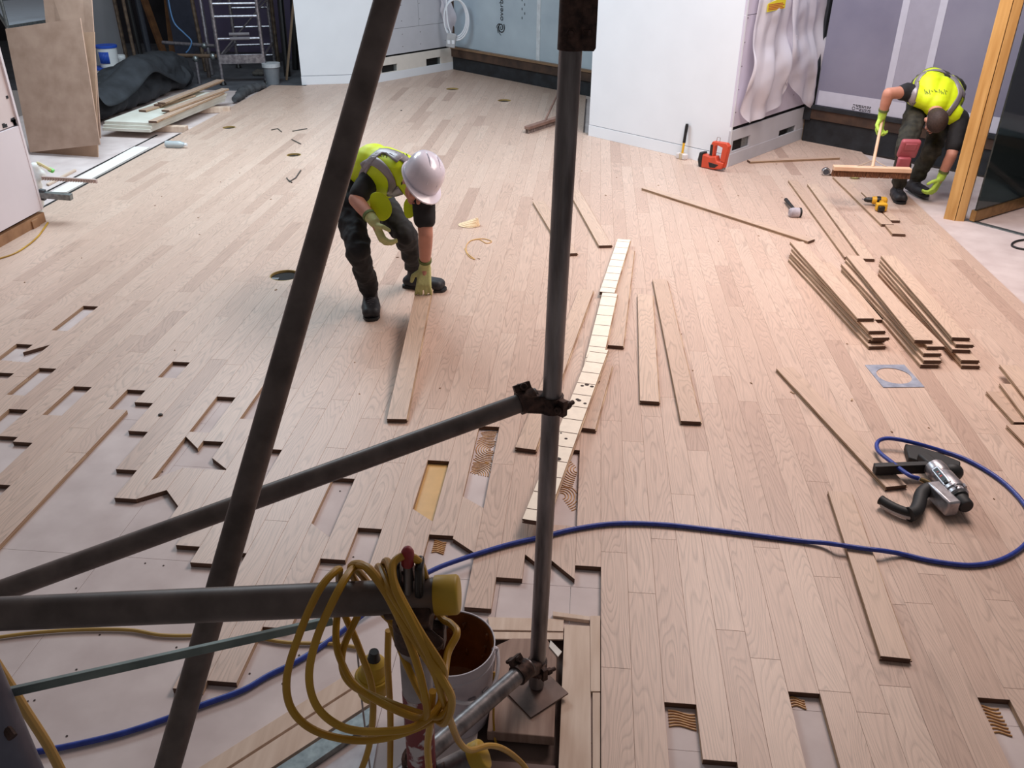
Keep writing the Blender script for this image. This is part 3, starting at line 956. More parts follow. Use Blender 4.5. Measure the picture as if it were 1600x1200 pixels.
# layered strips and metal channel, bottom left of the coil
zz = ZS
strip([(286, 1215), (330, 1215), (575, 1058), (560, 1042)], zz + .014, .014, 'upper pale timber lath lying at a slant left of the coiled cable', group='laths left of the coil')
strip([(338, 1215), (400, 1215), (585, 1095), (575, 1062)], zz + .02, .02, 'lower pale timber lath lying at a slant left of the coiled cable', group='laths left of the coil')
strip([(408, 1215), (456, 1215), (585, 1126), (585, 1100)], zz + .024, .024, 'grey metal channel lying beside the slanting laths', GALV, 'metal_channel', None)['category'] = 'channel'
strip([(484, 1215), (580, 1215), (592, 1146), (570, 1156)], zz + .006, .006, 'scuffed white plastic sheet under the hanging cable coil', mat('white_plastic', (222, 220, 224), .35, scale=14, rgb2=(186, 180, 186)), 'plastic_sheet', None)['category'] = 'sheet'

# ------------------------------------------------------------------ bucket of adhesive
bc = P(705, 1003, .27)
bx0, by0 = bc.x - .0, bc.y
BW = mat('white_bucket', (208, 202, 208), .45, scale=8, rgb2=(184, 176, 182))
GLB = mat('brown_adhesive', (142, 84, 36), .45, scale=10, rgb2=(86, 48, 22), bump=.6)
bk = thing('adhesive_bucket', 'white bucket smeared with brown flooring adhesive under the cable coil', 'bucket', (bx0, by0, ZS))
RB = .128
z0, z1 = ZS, .27
MB().lathe([(RB * .84, 0), (RB * .85, .002), (RB * .985, z1 - z0 - .05), (RB, z1 - z0 - .05), (RB, z1 - z0 - .04), (RB * .985, z1 - z0 - .038), (RB * .99, z1 - z0 - .004), (RB * 1.0, z1 - z0), (RB * .975, z1 - z0), (RB * .965, z1 - z0 - .006)], (bx0, by0, z0), n=48, cap=(True, False)).build('shell', BW, bk)
pf = [(RB * .962, z1 - z0 - .003), (RB * .945, z1 - z0 - .045), (RB * .87, .12), (RB * .84, .075), (RB * .6, .066), (.02, .06)]
lin_ = MB().lathe(pf, (bx0, by0, z0), n=48, cap=(False, True)).build('adhesive_lining', GLB, bk)
lb_ = MB()
for k in range(9):
    a = random.uniform(0, 6.28); r = random.uniform(.01, .08)
    lb_.ball((bx0 + r * math.cos(a), by0 + r * math.sin(a), z0 + .066), (random.uniform(.015, .035), random.uniform(.015, .03), .008), 10)
for k in range(26):
    a = random.uniform(0, 6.28); h = random.uniform(.12, .27)
    rr = RB * (.865 + (h - .12) * .56)
    lb_.ball((bx0 + rr * math.cos(a), by0 + rr * math.sin(a), z0 + h), (random.uniform(.004, .009),) * 2 + (random.uniform(.006, .016),), 8)
lb_.build('adhesive_lumps', GLB, lin_)['kind'] = 'stuff'
hd = [V((bx0 + (RB + .006) * math.cos(a), by0 + (RB + .006) * math.sin(a) - 0 * a, z1 - .045 - .055 * math.sin(max(0, min(1, (a + 1.9) / 2.1)) * math.pi))) + V((.012, -.012, 0)) * math.sin(max(0, min(1, (a + 1.9) / 2.1)) * math.pi) for a in [-1.9 + 2.1 * k / 16 for k in range(17)]]
MB().tube(hd, .0055, 10).build('handle', mat('white_handle', (226, 222, 226), .4), bk)
for a in (-1.9, .2):
    MB().ball((bx0 + RB * math.cos(a), by0 + RB * math.sin(a), z1 - .045), .011, 10).build('handle_lug', BW, bk)
lbm = MB()
for a in (-.95, -.55):
    c_ = V((bx0 + RB * .975 * math.cos(a), by0 + RB * .975 * math.sin(a), .13))
    ax_ = V((math.cos(a), math.sin(a), 0))
    lbm.prism([(-.012, -.03), (.012, -.03), (.012, .03), (-.012, .03)], c_ - ax_ * .002, V((-ax_.y, ax_.x, 0)), (0, 0, 1), .004)
lbm.build('printed_label', mat('grey_print', (140, 132, 138), .6), bk)

yp = thing('yellow_plug', 'yellow site plug hanging behind the cable coil', 'plug', PD(582, 1085, 1.5))
a_, b_2 = PD(584, 1030, 1.46), PD(582, 1085, 1.5)
da = (b_2 - a_).normalized()
la_ = (b_2 - a_).length
MB().lathe([(.012, 0), (.020, .006), (.022, la_ * .35), (.026, la_ * .4), (.026, la_ * .9), (.022, la_)], a_, da, 20).build('body', CAPY, yp)
MB().lathe([(.030, la_ * .42), (.032, la_ * .46), (.032, la_ * .56), (.030, la_ * .6)], a_, da, 20).build('collar', CAPY, yp)
MB().lathe([(.008, 0), (.012, .02)], a_ - da * .018, da, 14).build('gland', BLACK, yp)
# ------------------------------------------------------------------ cables and hose
def cable(name, label, pts, r, m, n=7, cat='cable', smooth_n=10):
    q = spline(pts, n)
    o = MB().tube(q, r, smooth_n).build(name, m, None, q[0], fix=False)
    return tag(o, label, cat)
YC = mat('yellow_cable', (196, 152, 34), .42, scale=9, rgb2=(164, 118, 22))
f_, k_ = 1.13, 1.27
D = lambda *a: [PD(x, y, d) for x, y, d in a]
coil = D((560, 1215, 1.40), (578, 1160, 1.36), (582, 1080, 1.31), (560, 1010, 1.28), (535, 950, 1.26), (530, 905, 1.22),
         (528, 890, 1.15), (500, 920, 1.115), (470, 985, 1.11), (448, 1060, 1.12), (458, 1112, 1.13), (500, 1145, 1.14), (570, 1157, 1.15), (640, 1142, 1.16), (690, 1110, 1.19), (680, 1050, 1.24), (630, 985, 1.27), (585, 925, 1.265), (562, 895, 1.20),
         (550, 890, 1.14), (525, 930, 1.10), (494, 1000, 1.10), (483, 1060, 1.11), (498, 1108, 1.12), (540, 1138, 1.13), (600, 1143, 1.13), (655, 1132, 1.14), (690, 1090, 1.17), (660, 1020, 1.22), (600, 960, 1.262), (560, 915, 1.25), (548, 886, 1.18),
         (570, 885, 1.13), (605, 930, 1.10), (640, 1005, 1.10), (660, 1070, 1.11), (664, 1120, 1.14), (620, 1110, 1.17), (560, 1075, 1.2), (536, 1040, 1.22), (525, 1000, 1.24), (530, 940, 1.26), (545, 896, 1.21),
         (562, 883, 1.14), (588, 900, 1.105), (625, 965, 1.09), (668, 1030, 1.095), (700, 1075, 1.11), (704, 1100, 1.13), (680, 1120, 1.16), (600, 1095, 1.19), (545, 1065, 1.21), (535, 1020, 1.24), (560, 960, 1.262), (588, 905, 1.22),
         (592, 886, 1.15), (610, 925, 1.09), (650, 990, 1.085), (690, 1060, 1.09), (706, 1098, 1.12), (690, 1130, 1.16), (655, 1080, 1.22), (620, 1000, 1.265), (600, 930, 1.26), (598, 890, 1.19),
         (606, 878, 1.13), (620, 920, 1.085), (655, 985, 1.08), (690, 1040, 1.09), (694, 1060, 1.12), (700, 1020, 1.16), (714, 990, 1.18), (705, 975, 1.2), (690, 965, 1.22), (670, 930, 1.24), (664, 900, 1.18), (655, 878, 1.13), (634, 868, 1.115), (614, 882, 1.10), (618, 920, 1.08), (640, 965, 1.075),
         (672, 1030, 1.085), (690, 1085, 1.12), (705, 1130, 1.22), (718, 1160, 1.36), (735, 1172, 1.43), (765, 1165, 1.50), (790, 1172, 1.56), (815, 1192, 1.62), (830, 1215, 1.66))
cable('yellow_cable', 'yellow cable coiled and hung over the near scaffold rail', coil, .0053, YC, 8)
for i, (pts, lab) in enumerate((
        (D((607, 985, 1.30), (606, 1040, 1.33), (610, 1120, 1.40), (609, 1215, 1.47)), 'yellow cable tail hanging straight down under the coil, left one'),
        (D((676, 1080, 1.16), (672, 1130, 1.20), (668, 1170, 1.25), (672, 1215, 1.30)), 'yellow cable tail hanging straight down in front of the red tube'))):
    cable('cable_tail', lab, pts, .0053, YC)['group'] = 'cable tails under the coil'
cable('hanging_cable', 'thin yellow cord hanging from the lower tube beside the bucket', [P(772, 1050, .16), P(772, 1085, .10), P(771, 1120, .05), P(773, 1152, -.02), P(775, 1160, -.026)], .0034, YC)
cable('thin_wire', 'thin steel wire hanging behind the coil', D((556, 990, 1.5), (566, 1100, 1.6), (580, 1215, 1.7)), .0018, STEEL, 4)
cable('tan_cable', 'tan cable running down at the lower left corner behind the thin bar', D((-30, 1000, 1.42), (10, 1062, 1.43), (40, 1110, 1.44), (75, 1165, 1.45), (100, 1215, 1.46)), .0085, mat('tan_cable', (190, 150, 84), .5, var=.08))
ys_ = [P(x, y, ZS + .008) for x, y in ((-30, 1000), (40, 990), (120, 984), (200, 984), (250, 992), (300, 993), (350, 989), (400, 996), (450, 1004), (520, 1006), (560, 1012))]
cable('floor_cable', 'dull yellow cable lying across the bare sheets behind the guard rail', ys_, .0062, mat('dull_yellow_cable', (176, 142, 70), .5, var=.08))
BLUE = mat('blue_hose', (42, 66, 158), .38, scale=40, rgb2=(30, 48, 128))
hz = lambda l, z=.0105: [P(x, y, z) for x, y in l]
hose = [P(1436, 748, .07)] + [P(1420, 742, .075), P(1393, 722, .06), P(1372, 704, .05), P(1372, 690, .05), P(1388, 685, .05), P(1420, 690, .045)] + hz([(1470, 704), (1510, 718), (1555, 744), (1590, 775), (1612, 810), (1606, 845), (1570, 872), (1520, 883), (1460, 877), (1415, 867)]) + hz([(1395, 863)], .02) + hz([(1375, 860), (1350, 857), (1322, 853), (1308, 851)], .0335) + hz([(1285, 848)], .018) + hz([(1250, 845), (1180, 836), (1100, 826), (1030, 819), (960, 818), (900, 826), (850, 838), (790, 852), (720, 874), (670, 894), (600, 935)]) + hz([(530, 990), (470, 1030), (420, 1055), (380, 1078), (320, 1100), (260, 1123), (190, 1146), (110, 1165), (50, 1176), (-30, 1190)], ZS + .011)
cable('air_hose', 'blue air hose snaking from the nail gun across the floor', hose, .0092, BLUE, 7, 'hose', 12)
# ------------------------------------------------------------------ loose floor boards
BWD, BT = .094, .021
def board_profile_mesh(L, wd=BWD, th=BT, under=False, tone=.5, bev=None):
    """tongue and groove strip, long axis y, lying on z=0; `under` shows the pale grooved back upwards"""
    h = wd / 2
    tg, gz0, gz1 = .006, .007, .012
    prof = [(-h, 0), (-h, gz0), (-h + tg, gz0), (-h + tg, gz1), (-h, gz1), (-h, th - .001), (-h + .001, th), (h - .001, th), (h, th - .001), (h, gz1), (h + tg, gz1), (h + tg, gz0), (h, gz0), (h, 0)]
    n = len(prof)
    sk = bev or (0, 0, 0, 0)
    def yy(x, end):
        t = (x + h) / wd
        return (-L / 2 + sk[0] * (1 - t) + sk[1] * t) if end == 0 else (L / 2 - sk[2] * (1 - t) - sk[3] * t)
    vs = [(x, yy(x, 0), z) for x, z in prof] + [(x, yy(x, 1), z) for x, z in prof]
    fs, ms = [], []
    for i in range(n):
        j = (i + 1) % n
        fs.append((i, j, n + j, n + i))
        ms.append((3 if under else 0) if i == 6 else (3 if i == n - 1 else 1))
    fs += [tuple(range(n)), tuple(range(2 * n - 1, n - 1, -1))]
    ms += [2, 2]
    me = bpy.data.meshes.new('oak_board')
    me.from_pydata(vs, [], fs)
    bm = bmesh.new(); bm.from_mesh(me); bmesh.ops.recalc_face_normals(bm, faces=bm.faces); bm.to_mesh(me); bm.free()
    for m in (OAKF, PLY, ENDG, KERF): me.materials.append(m)
    me.polygons.foreach_set('material_index', ms)
    me.attributes.new('tone', 'FLOAT', 'FACE').data.foreach_set('value', [tone] * len(fs))
    return me
def put_board(near, far, z, label, group=None, under=False, tone=None, wd=BWD, zf=None, bev=None, name='oak_board', roll=0):
    """near / far: middle of the ends (world points), z: underside level"""
    a, b = V((near[0], near[1], z)), V((far[0], far[1], z if zf is None else zf))
    L = (b - a).length
    o = bpy.data.objects.new(name, board_profile_mesh(L, wd, BT, under, random.random() if tone is None else tone, bev))
    col.objects.link(o)
    o.matrix_world = Matrix.Translation((a + b) / 2) @ frame(b - a).to_4x4() @ Matrix.Rotation(roll, 4, 'Y')
    LOC[o.name] = (a + b) / 2
    return tag(o, label, 'board', group)
def mid(p, q, z=BT):
    return (P(p[0], p[1], z) + P(q[0], q[1], z)) / 2
G1 = 'loose oak boards on the laid floor'
e = .0008
# board the stooping worker is lifting
hand1 = P(663, 449, .175)
put_board(mid((604, 654), (636, 655)), (hand1.x, hand1.y), e, 'oak board held at one end by the stooping worker', None, tone=.55, zf=.150)
put_board(mid((1000, 627), (1030, 627)), mid((996, 460), (1020, 460)), e, 'short oak board with bold grain lying beside the pale upturned boards', G1, tone=.9)
put_board(mid((1064, 659), (1095, 658)), mid((1021, 437), (1041, 436)), e, 'long oak board lying right beside the short bold-grained board', G1, tone=.35)
put_board(mid((1262, 378), (1274, 373)), mid((1003, 294), (1012, 291)), e, 'long oak board lying slantwise in front of the near white column', G1, tone=.6, wd=.08)
put_board(mid((884, 396), (900, 396)), mid((834, 315), (848, 314)), e, 'oak board half hidden behind the upright tube, left of the tube', G1, tone=.6)
put_board(mid((936, 384), (956, 383)), mid((888, 297), (904, 296)), e, 'oak board just right of the upright tube behind the upturned boards', G1, tone=.85)
put_board(mid((1385, 762), (1416, 757)), mid((1214, 577), (1238, 572)), e, 'long oak board lying slantwise to the nail gun', G1, tone=.5)
put_board(mid((1376, 1026), (1423, 1029)), mid((1296, 769), (1328, 768)), e, 'long oak board in the right foreground crossed by the blue hose', G1, tone=.45)
put_board(mid((1318, 402), (1341, 402)), mid((1232, 282), (1246, 281)), e, 'oak board pointing from the white rubber mallet to the middle stack', G1, tone=.3, wd=.085)
put_board(mid((1346, 405), (1367, 404)), mid((1262, 288), (1276, 287)), e, 'paler oak board lying right of the one by the mallet', G1, tone=.95, wd=.085)
put_board(mid((1377, 351), (1397, 350)), mid((1302, 276), (1316, 275)), e, 'oak board left of the yellow drill, pointing to the broom', G1, tone=.5)
put_board(mid((1394, 366), (1415, 365)), mid((1384, 352), (1402, 351)), e, 'short oak offcut in front of the yellow drill', G1, tone=.25)
put_board(mid((1391, 345), (1407, 344)), mid((1344, 300), (1360, 300)), e + BT * 0, 'oak board running under the nose of the yellow drill', G1, tone=.6, wd=.07)
put_board(mid((1300, 247), (1320, 243)), mid((1168, 253), (1172, 249)), e, 'oak board lying along the foot of the near column', G1, tone=.4, wd=.07)
# the boards resting against each other beside the upright tube
put_board(mid((800, 700), (842, 702)), mid((908, 453), (924, 452)), e, 'oak board running behind the upright tube left of the upturned boards', G1, tone=.8)
put_board(mid((904, 669), (925, 669)), mid((934, 570), (952, 570)), e, 'oak board lying under the right edge of the upturned boards', G1, tone=.4)
put_board(mid((952, 540), (969, 540)), mid((972, 390), (990, 390)), e, 'oak board under the further upturned board', G1, tone=.5)
GU = 'upturned boards showing grooved pale backs'
def upturned(n1, n2, f1, f2, z, label, kerfs, bev=None, stains=0):
    o = put_board(mid(n1, n2, z + BT), mid(f1, f2, z + BT), z, label, GU, under=True, bev=bev)
    L = max(v.co.y for v in o.data.vertices) * 2
    b = MB()
    for k in range(kerfs):
        y = -L / 2 + L * (k + .6) / kerfs
        b.box((0, y, BT + .0002), (BWD - .003, .0036, .0012))
    q = b.build('saw_kerfs', mat('kerf_dark', (86, 60, 48), .9), None, smooth=0); q['kind'] = 'stuff'
    q.parent = o
    if stains:
        s_ = MB()
        for k in range(stains):
            y = L * (.12 + .11 * (k % 2)) + random.uniform(-.02, .02) - (L * .32 if k > 5 else 0)
            s_.lathe([(random.uniform(.004, .014), 0), (.003, .0006)], (random.uniform(-.035, .035), y, BT + .0003), n=7)
        s_ = s_.build('glue_stains', DARK, None)
        s_.parent = o; s_['kind'] = 'stuff'
    return o
upturned((935, 456), (962, 457), (963, 374), (987, 374), BT + .002, 'upturned board with grooved pale back, furthest of the row', 8)
upturned((905, 590), (938, 592), (940, 458), (966, 458), BT + .002, 'upturned board with grooved pale back, middle of the row', 8)
upturned((819, 812), (850, 815), (922, 546), (952, 544), BT * 2 + .003, 'upturned board with stained grooved pale back, nearest of the row', 13, (0, 0, .03, 0), 10)

# the three stacks
def stack(nl, nr, fl, fr_, n, lab, fan, skip=()):
    for k in range(n):
        z = e + k * (BT + .0006)
        zz_ = z + BT
        t = k / max(1, n - 1)
        a = (P(nl[0], nl[1], e + BT) + P(nr[0], nr[1], e + BT)) / 2
        b = (P(fl[0], fl[1], e + BT) + P(fr_[0], fr_[1], e + BT)) / 2
        dd = (b - a).normalized(); sd2 = V((dd.y, -dd.x, 0))
        rnd2 = random.Random(hash((nl, k)) % 1000 + k)
        sh = fan[k][0]; a = a + dd * sh + sd2 * fan[k][1]; b = b + dd * sh * .6 + sd2 * fan[k][2]
        pos = 'topmost' if k == n - 1 else 'lowest' if k == 0 else ['second', 'third', 'fourth', 'fifth', 'sixth'][k - 1] + ' from the floor'
        put_board(a, b, z, 'oak board in the %s stack, %s' % (lab, pos), 'boards of the %s stack' % lab, tone=.4 + .4 * rnd2.random())
stack((1352, 541), (1384, 541), (1237, 405), (1252, 404), 5, 'left', [(.0, .01, -.01), (.04, .02, .0), (.02, .03, .0), (.06, .02, .012), (.18, -.0, .022)])
put_board(mid((1357, 500), (1382, 499)), mid((1281, 410), (1296, 409)), e + BT * 0, 'single oak board lying between the left and middle stacks', G1, tone=.8)
stack((1436, 570), (1472, 570), (1322, 425), (1338, 424), 5, 'middle', [(.0, -.005, -.02), (.01, .01, -.02), (.05, .02, -.02), (.09, .05, .01), (.12, -.01, .02)])
stack((1497, 571), (1531, 571), (1380, 427), (1394, 426), 5, 'right', [(.0, .01, -.015), (.02, .01, -.01), (.10, -.01, .0), (.12, .01, .005), (.16, .0, .015)])
# pile cut by the right edge of the frame
for k, (a, b, t) in enumerate((((1600, 660), (1556, 612), 0), ((1660, 735), (1588, 664), 0), ((1640, 690), (1575, 606), 1), ((1665, 700), (1573, 582), 2))):
    p, q = P(a[0], a[1], BT), P(b[0], b[1], BT)
    put_board(p, q, e + t * (BT + .0006) , 'oak board in the pile at the right edge, %s' % ('lowest' if k == 0 else 'nearest' if k == 1 else 'second layer' if k == 2 else 'topmost'), 'boards piled at the right edge', tone=.3 + .15 * k)

# square metal plate with a round hole
pc4 = [P(1353, 571), P(1414, 570), P(1444, 606), P(1377, 606)]
c = sum(pc4, V()) / 4
ex_ = ((pc4[1] - pc4[0]) + (pc4[2] - pc4[3])).normalized()
ey_ = V((-ex_.y, ex_.x, 0))
pw, ph = (pc4[1] - pc4[0]).length / 2, (pc4[3] - pc4[0]).length / 2
n = 48
bm_ = MB()
vs = []
for z in (0, .003):
    for k in range(n):
        a = 2 * math.pi * k / n
        m_ = max(abs(math.cos(a)), abs(math.sin(a)))
        vs.append(c + ex_ * (pw * math.cos(a) / m_) + ey_ * (ph * math.sin(a) / m_) + V((0, 0, z + .0005)))
        
    for k in range(n):
        a = 2 * math.pi * k / n
        vs.append(c + ex_ * (.80 * min(pw, ph) * 1.02 * math.cos(a)) + ey_ * (.80 * min(pw, ph) * 1.02 * math.sin(a)) + V((0, 0, z + .0005)))
fs = []
for k in range(n):
    j = (k + 1) % n
    fs += [(k, j, n + j, n + k), (2 * n + k, 3 * n + k, 3 * n + j, 2 * n + j), (k, 2 * n + k, 2 * n + j, j), (n + k, n + j, 3 * n + j, 3 * n + k)]
bm_.add(vs, fs)
o = bm_.build('metal_plate', mat('dusty_zinc', (172, 176, 190), .5, .3, scale=18, rgb2=(134, 140, 158)), None, c, smooth=30)
tag(o, 'square grey metal plate with a large round hole on the floor', 'plate')
# ------------------------------------------------------------------ tools on the floor
ALU = mat('cast_aluminium', (186, 182, 186), .35, .75, scale=40, rgb2=(150, 146, 150))
RUB = mat('black_rubber', (30, 30, 32), .6, var=.15, scale=30)
# flooring nail gun
g0 = P(1450, 755)
ng = thing('nail_gun', 'silver and black flooring nail gun lying on the oak', 'nail gun', (g0.x, g0.y, 0))
q = lambda x, y, z: P(x, y, z)
a, b = q(1464, 736, .066), q(1507, 788, .058)
ax = (b - a).normalized()
MB().lathe([(.036, -.03), (.042, -.025), (.045, 0), (.044, .03), (.040, .04), (.046, .05), (.048, .12), (.050, .148), (.044, .152), (.044, .17), (.036, .176)], a, ax, 28).build('cylinder_body', ALU, ng)
side = ax.cross(V((0, 0, 1))).normalized()
up = side.cross(ax)
cam_dir = (EYE - a).normalized()
cn = (cam_dir - ax * cam_dir.dot(ax)).normalized()
cs = ax.cross(cn).normalized()
MB().box(a + ax * .075 + cn * .042, (.034, .11, .014), Matrix((cs, ax, cn)).transposed()).build('side_plate', ALU, ng, bevel=.004)
MB().box(a + ax * .07 + cn * .0500, (.020, .080, .002), Matrix((cs, ax, cn)).transposed()).build('name_plate', BLACK, ng)
for k, (w_, h_) in enumerate(((.006, .008), (.003, .006), (.006, .010))):
    MB().box(a + ax * (.052 + k * .014) + cn * .0512, (h_, .004 + .004 * (k == 2), .0008), Matrix((cs, ax, cn)).transposed()).build('name_plate_mark', mat('red_mark', (190, 60, 50), .5) if k != 1 else WHITE, ng)
MB().lathe([(.010, 0), (.010, .004), (.007, .006)], a + ax * .120 + cn * .046, cn, 14).build('trigger_button', BLACK, ng)
MB().lathe([(.034, 0), (.037, .004), (.037, .012), (.030, .016), (.030, .060), (.026, .066)], a + ax * .172, ax, 24).build('strike_cap', RUB, ng)
bolts = [a + ax * .155 + (cn * math.cos(t) + cs * math.sin(t)) * .050 for t in (-1.2, -.4, .4, 1.2)]
for p_ in bolts:
    MB().tube([p_ - ax * .006, p_ + ax * .012], .0055, 6).build('cap_bolt', ALU, ng)
# square aluminium head that joins handle and cylinder
h0, h1 = q(1463, 770, .055), q(1492, 790, .05)
MB().beam(q(1455, 762, .05), q(1490, 796, .05), .055, .07).build('valve_head', ALU, ng, bevel=.008)
# foot plate
fp = [q(1412, 700, .012), q(1418, 722, .012), q(1462, 735, .012), q(1498, 742, .012), q(1499, 728, .012), q(1470, 716, .012), q(1432, 703, .012)]
fc = fp[0]
MB().prism([(p_.x - fc.x, p_.y - fc.y) for p_ in fp][::-1], (fc.x, fc.y, .002), (1, 0, 0), (0, 1, 0), .035).build('foot_plate', RUB, ng, bevel=.006)
MB().beam(q(1440, 712, .055), q(1470, 738, .055), .05, .035).build('nose_block', RUB, ng, bevel=.008)
MB().ball(q(1488, 738, .04), (.045, .035, .04), 16).build('shoe', RUB, ng)
# magazine
MB().beam(q(1366, 733, .047), q(1450, 730, .055), .036, .042).build('magazine', RUB, ng, bevel=.004)
MB().beam(q(1367, 729, .071), q(1448, 726, .078), .012, .006).build('magazine_rail', BLACK, ng, bevel=.001)
# handle: bow from the head, then the long grip
hp = spline([q(1470, 768, .05), q(1452, 764, .05), q(1440, 772, .045), q(1436, 787, .04), q(1430, 800, .036), q(1420, 804, .034)], 6)
MB().tube(hp, [.031 - .004 * math.sin(k / len(hp) * 3.1) for k in range(len(hp))], 14).build('handle_bow', RUB, ng)
gp_ = spline([q(1432, 803, .034), q(1415, 800, .034), q(1395, 792, .034), q(1376, 781, .034)], 5)
MB().tube(gp_, [.022] * 3 + [.0195] * (len(gp_) - 4) + [.021], 14).build('grip', RUB, ng)
MB().tube([p_ + V((-.004, -.012, -.012)) for p_ in gp_[2:-1]], .010, 10).build('grip_edge', mat('pale_grip', (196, 184, 180), .6), ng)
MB().tube([q(1436, 748, .07), q(1444, 751, .065), q(1456, 757, .058)], [.008, .011, .010], 12).build('air_fitting', mat('brass_fitting', (150, 130, 96), .35, .9), ng)
MB().tube([q(1432, 746, .071), q(1438, 749, .07)], .0085, 10).build('hose_ferrule', CHROME, ng)

# white headed rubber mallet
m0 = P(1242, 330)
ml = thing('rubber_mallet', 'rubber mallet with white scuffed head and short black handle', 'mallet', (m0.x, m0.y, 0))
a, b = P(1233, 332, .035), P(1250, 332, .035)
ax = (b - a).normalized()
L = (b - a).length
MB().lathe([(.022, 0), (.034, .01), (.038, .03), (.038, L * .75), (.035, L)], a, ax, 24).build('head', mat('scuffed_white_rubber', (206, 198, 206), .6, scale=20, rgb2=(160, 150, 158)), ml)
MB().lathe([(.030, 0), (.038, .004), (.038, .018), (.030, .022)], b - ax * .012, ax, 24).build('striking_face', RUB, ml)
MB().tube([P(1242, 328, .045), P(1235, 320, .035), P(1228, 312, .025)], [.012, .013, .016], 12).build('handle', RUB, ml)

# yellow cordless drill
d0 = P(1372, 320)
dl = thing('cordless_drill', 'yellow and black cordless drill lying before the crouching worker', 'drill', (d0.x, d0.y, 0))
YD = mat('tool_yellow', (226, 172, 40), .45, var=.06)
a, b = P(1352, 312, .045 + .0225), P(1384, 314, .045 + .0225)
ax = (b - a).normalized()
MB().lathe([(.010, -.01), (.016, 0), (.021, .02), (.021, .045), (.024, .05)], a, ax, 18).build('chuck', BLACK, dl)
MB().lathe([(.024, .05), (.031, .06), (.033, .13), (.030, (b - a).length), (.018, (b - a).length + .01)], a, ax, 20).build('motor_body', YD, dl)
MB().lathe([(.034, .085), (.0345, .09), (.0345, .11), (.034, .115)], a, ax, 20).build('body_band', BLACK, dl)
MB().beam(P(1377, 316, .04 + .0225), P(1379, 322, .035 + .0225), .036, .036).build('handle', YD, dl, bevel=.008)
MB().box(P(1377, 323, .035 + .0225), (.085, .05, .06)).build('battery', YD, dl, bevel=.008)
MB().box(P(1377, 326, .03 + .0225) , (.05, .035, .04)).build('battery_clip', BLACK, dl, bevel=.006)
MB().tube([P(1352, 312, .045 + .0225), P(1347, 311, .045 + .0225)], .004, 8).build('drill_bit', CHROME, dl)

# tape measure
t0 = P(1289, 274)
tp = thing('tape_measure', 'small chrome tape measure left of the wide broom', 'tape measure', (t0.x, t0.y, 0))
MB().prism([(.04 * math.cos(k / 20 * 6.283) * (1 if math.cos(k / 20 * 6.283) > 0 else .9), .035 + .035 * math.sin(k / 20 * 6.283)) for k in range(20)], (t0.x, t0.y + .02, .0005), (1, 0, 0), (0, 0, 1), .04).build('case', CHROME, tp, bevel=.004)
MB().lathe([(.026, 0), (.026, .004)], (t0.x, t0.y - .02, .036), (0, -1, 0), 20).build('side_disc', mat('dark_disc', (70, 72, 80), .4), tp)
MB().box((t0.x + .055, t0.y, .008), (.03, .022, .012)).build('tape_tip', BLACK, tp)

# hammer standing against the near column
h0 = P(1070, 247)
hm = thing('lump_hammer', 'hammer with yellow and black shaft standing on its head against the near white column', 'hammer', (h0.x, h0.y, 0))
pz = V((h0.x, h0.y, 0))
ex_ = fr.u
nb = fr.n
c0 = fr.at((pz - fr.a).dot(fr.u), 0, .055)
MB().beam(c0 - ex_ * .055 + V((0, 0, .028)), c0 + ex_ * .055 + V((0, 0, .028)), .05, .054).build('head', mat('pale_hammer_head', (216, 208, 206), .5, var=.06, scale=20), hm, bevel=.008)
MB().beam(c0 - ex_ * .018 + V((0, 0, .03)), c0 + ex_ * .018 + V((0, 0, .03)), .056, .058).build('head_band', mat('cream_band', (196, 178, 150), .6), hm, bevel=.004)
tpn = c0 - nb * .03
MB().tube([c0 + V((0, 0, .05)), c0.lerp(tpn, .4) + V((0, 0, .16))], [.011, .012], 12).build('shaft', YD, hm)
MB().tube([c0.lerp(tpn, .4) + V((0, 0, .155)), c0.lerp(tpn, .6) + V((0, 0, .22)), tpn + V((0, 0, .31)), tpn + V((0, 0, .33))], [.015, .0145, .0165, .013], 12).build('grip', BLACK, hm)

# orange stapler leaning at the column corner
j0 = P(1117, 264)
st = thing('power_stapler', 'orange and black power stapler standing at the near column corner', 'power tool', (j0.x, j0.y, 0))
ORG = mat('tool_orange', (206, 74, 44), .45, var=.08)
of = V((j0.x, j0.y, 0)) + fr.n * .02
ux_ = fr.u
sc_ = .25 / 36.5                    # metres per photo pixel there
def J(x, y):
    return ((x - 1117) * .0062, (264 - y) * .0066)
def jp(pts, name, m, out=.0, th=.06, bev=.006):
    return MB().prism([J(*p_) for p_ in pts], of - fr.n * (th / 2 - out), ux_, (0, 0, 1), th).build(name, m, st, bevel=bev)
jp([(1097, 245), (1112, 246), (1121, 244), (1124, 251), (1136, 251), (1134, 260), (1120, 263), (1097, 264), (1094, 256)], 'motor_housing', ORG, 0, .07, .01)
jp([(1092, 243), (1099, 242), (1099, 263), (1093, 264), (1090, 254)], 'front_bumper', BLACK, .0, .075, .01)
jp([(1112, 225), (1136, 224), (1140, 228), (1137, 251), (1128, 250), (1130, 231), (1120, 229), (1117, 231), (1116, 246), (1109, 247), (1110, 229)], 'handle', ORG, .0, .05, .006)
jp([(1109, 230), (1114, 229), (1114, 245), (1109, 245)], 'handle_pad', BLACK, .001, .054, .005)
jp([(1132, 226), (1141, 227), (1137, 258), (1129, 258)], 'magazine', ORG, .0, .032, .003)
jp([(1110, 254), (1128, 255), (1122, 260), (1113, 261)], 'black_panel', BLACK, .003, .07, .002)
jp([(1124, 260), (1136, 258), (1136, 261), (1124, 263)], 'nose', GALV, 0, .03, .002)
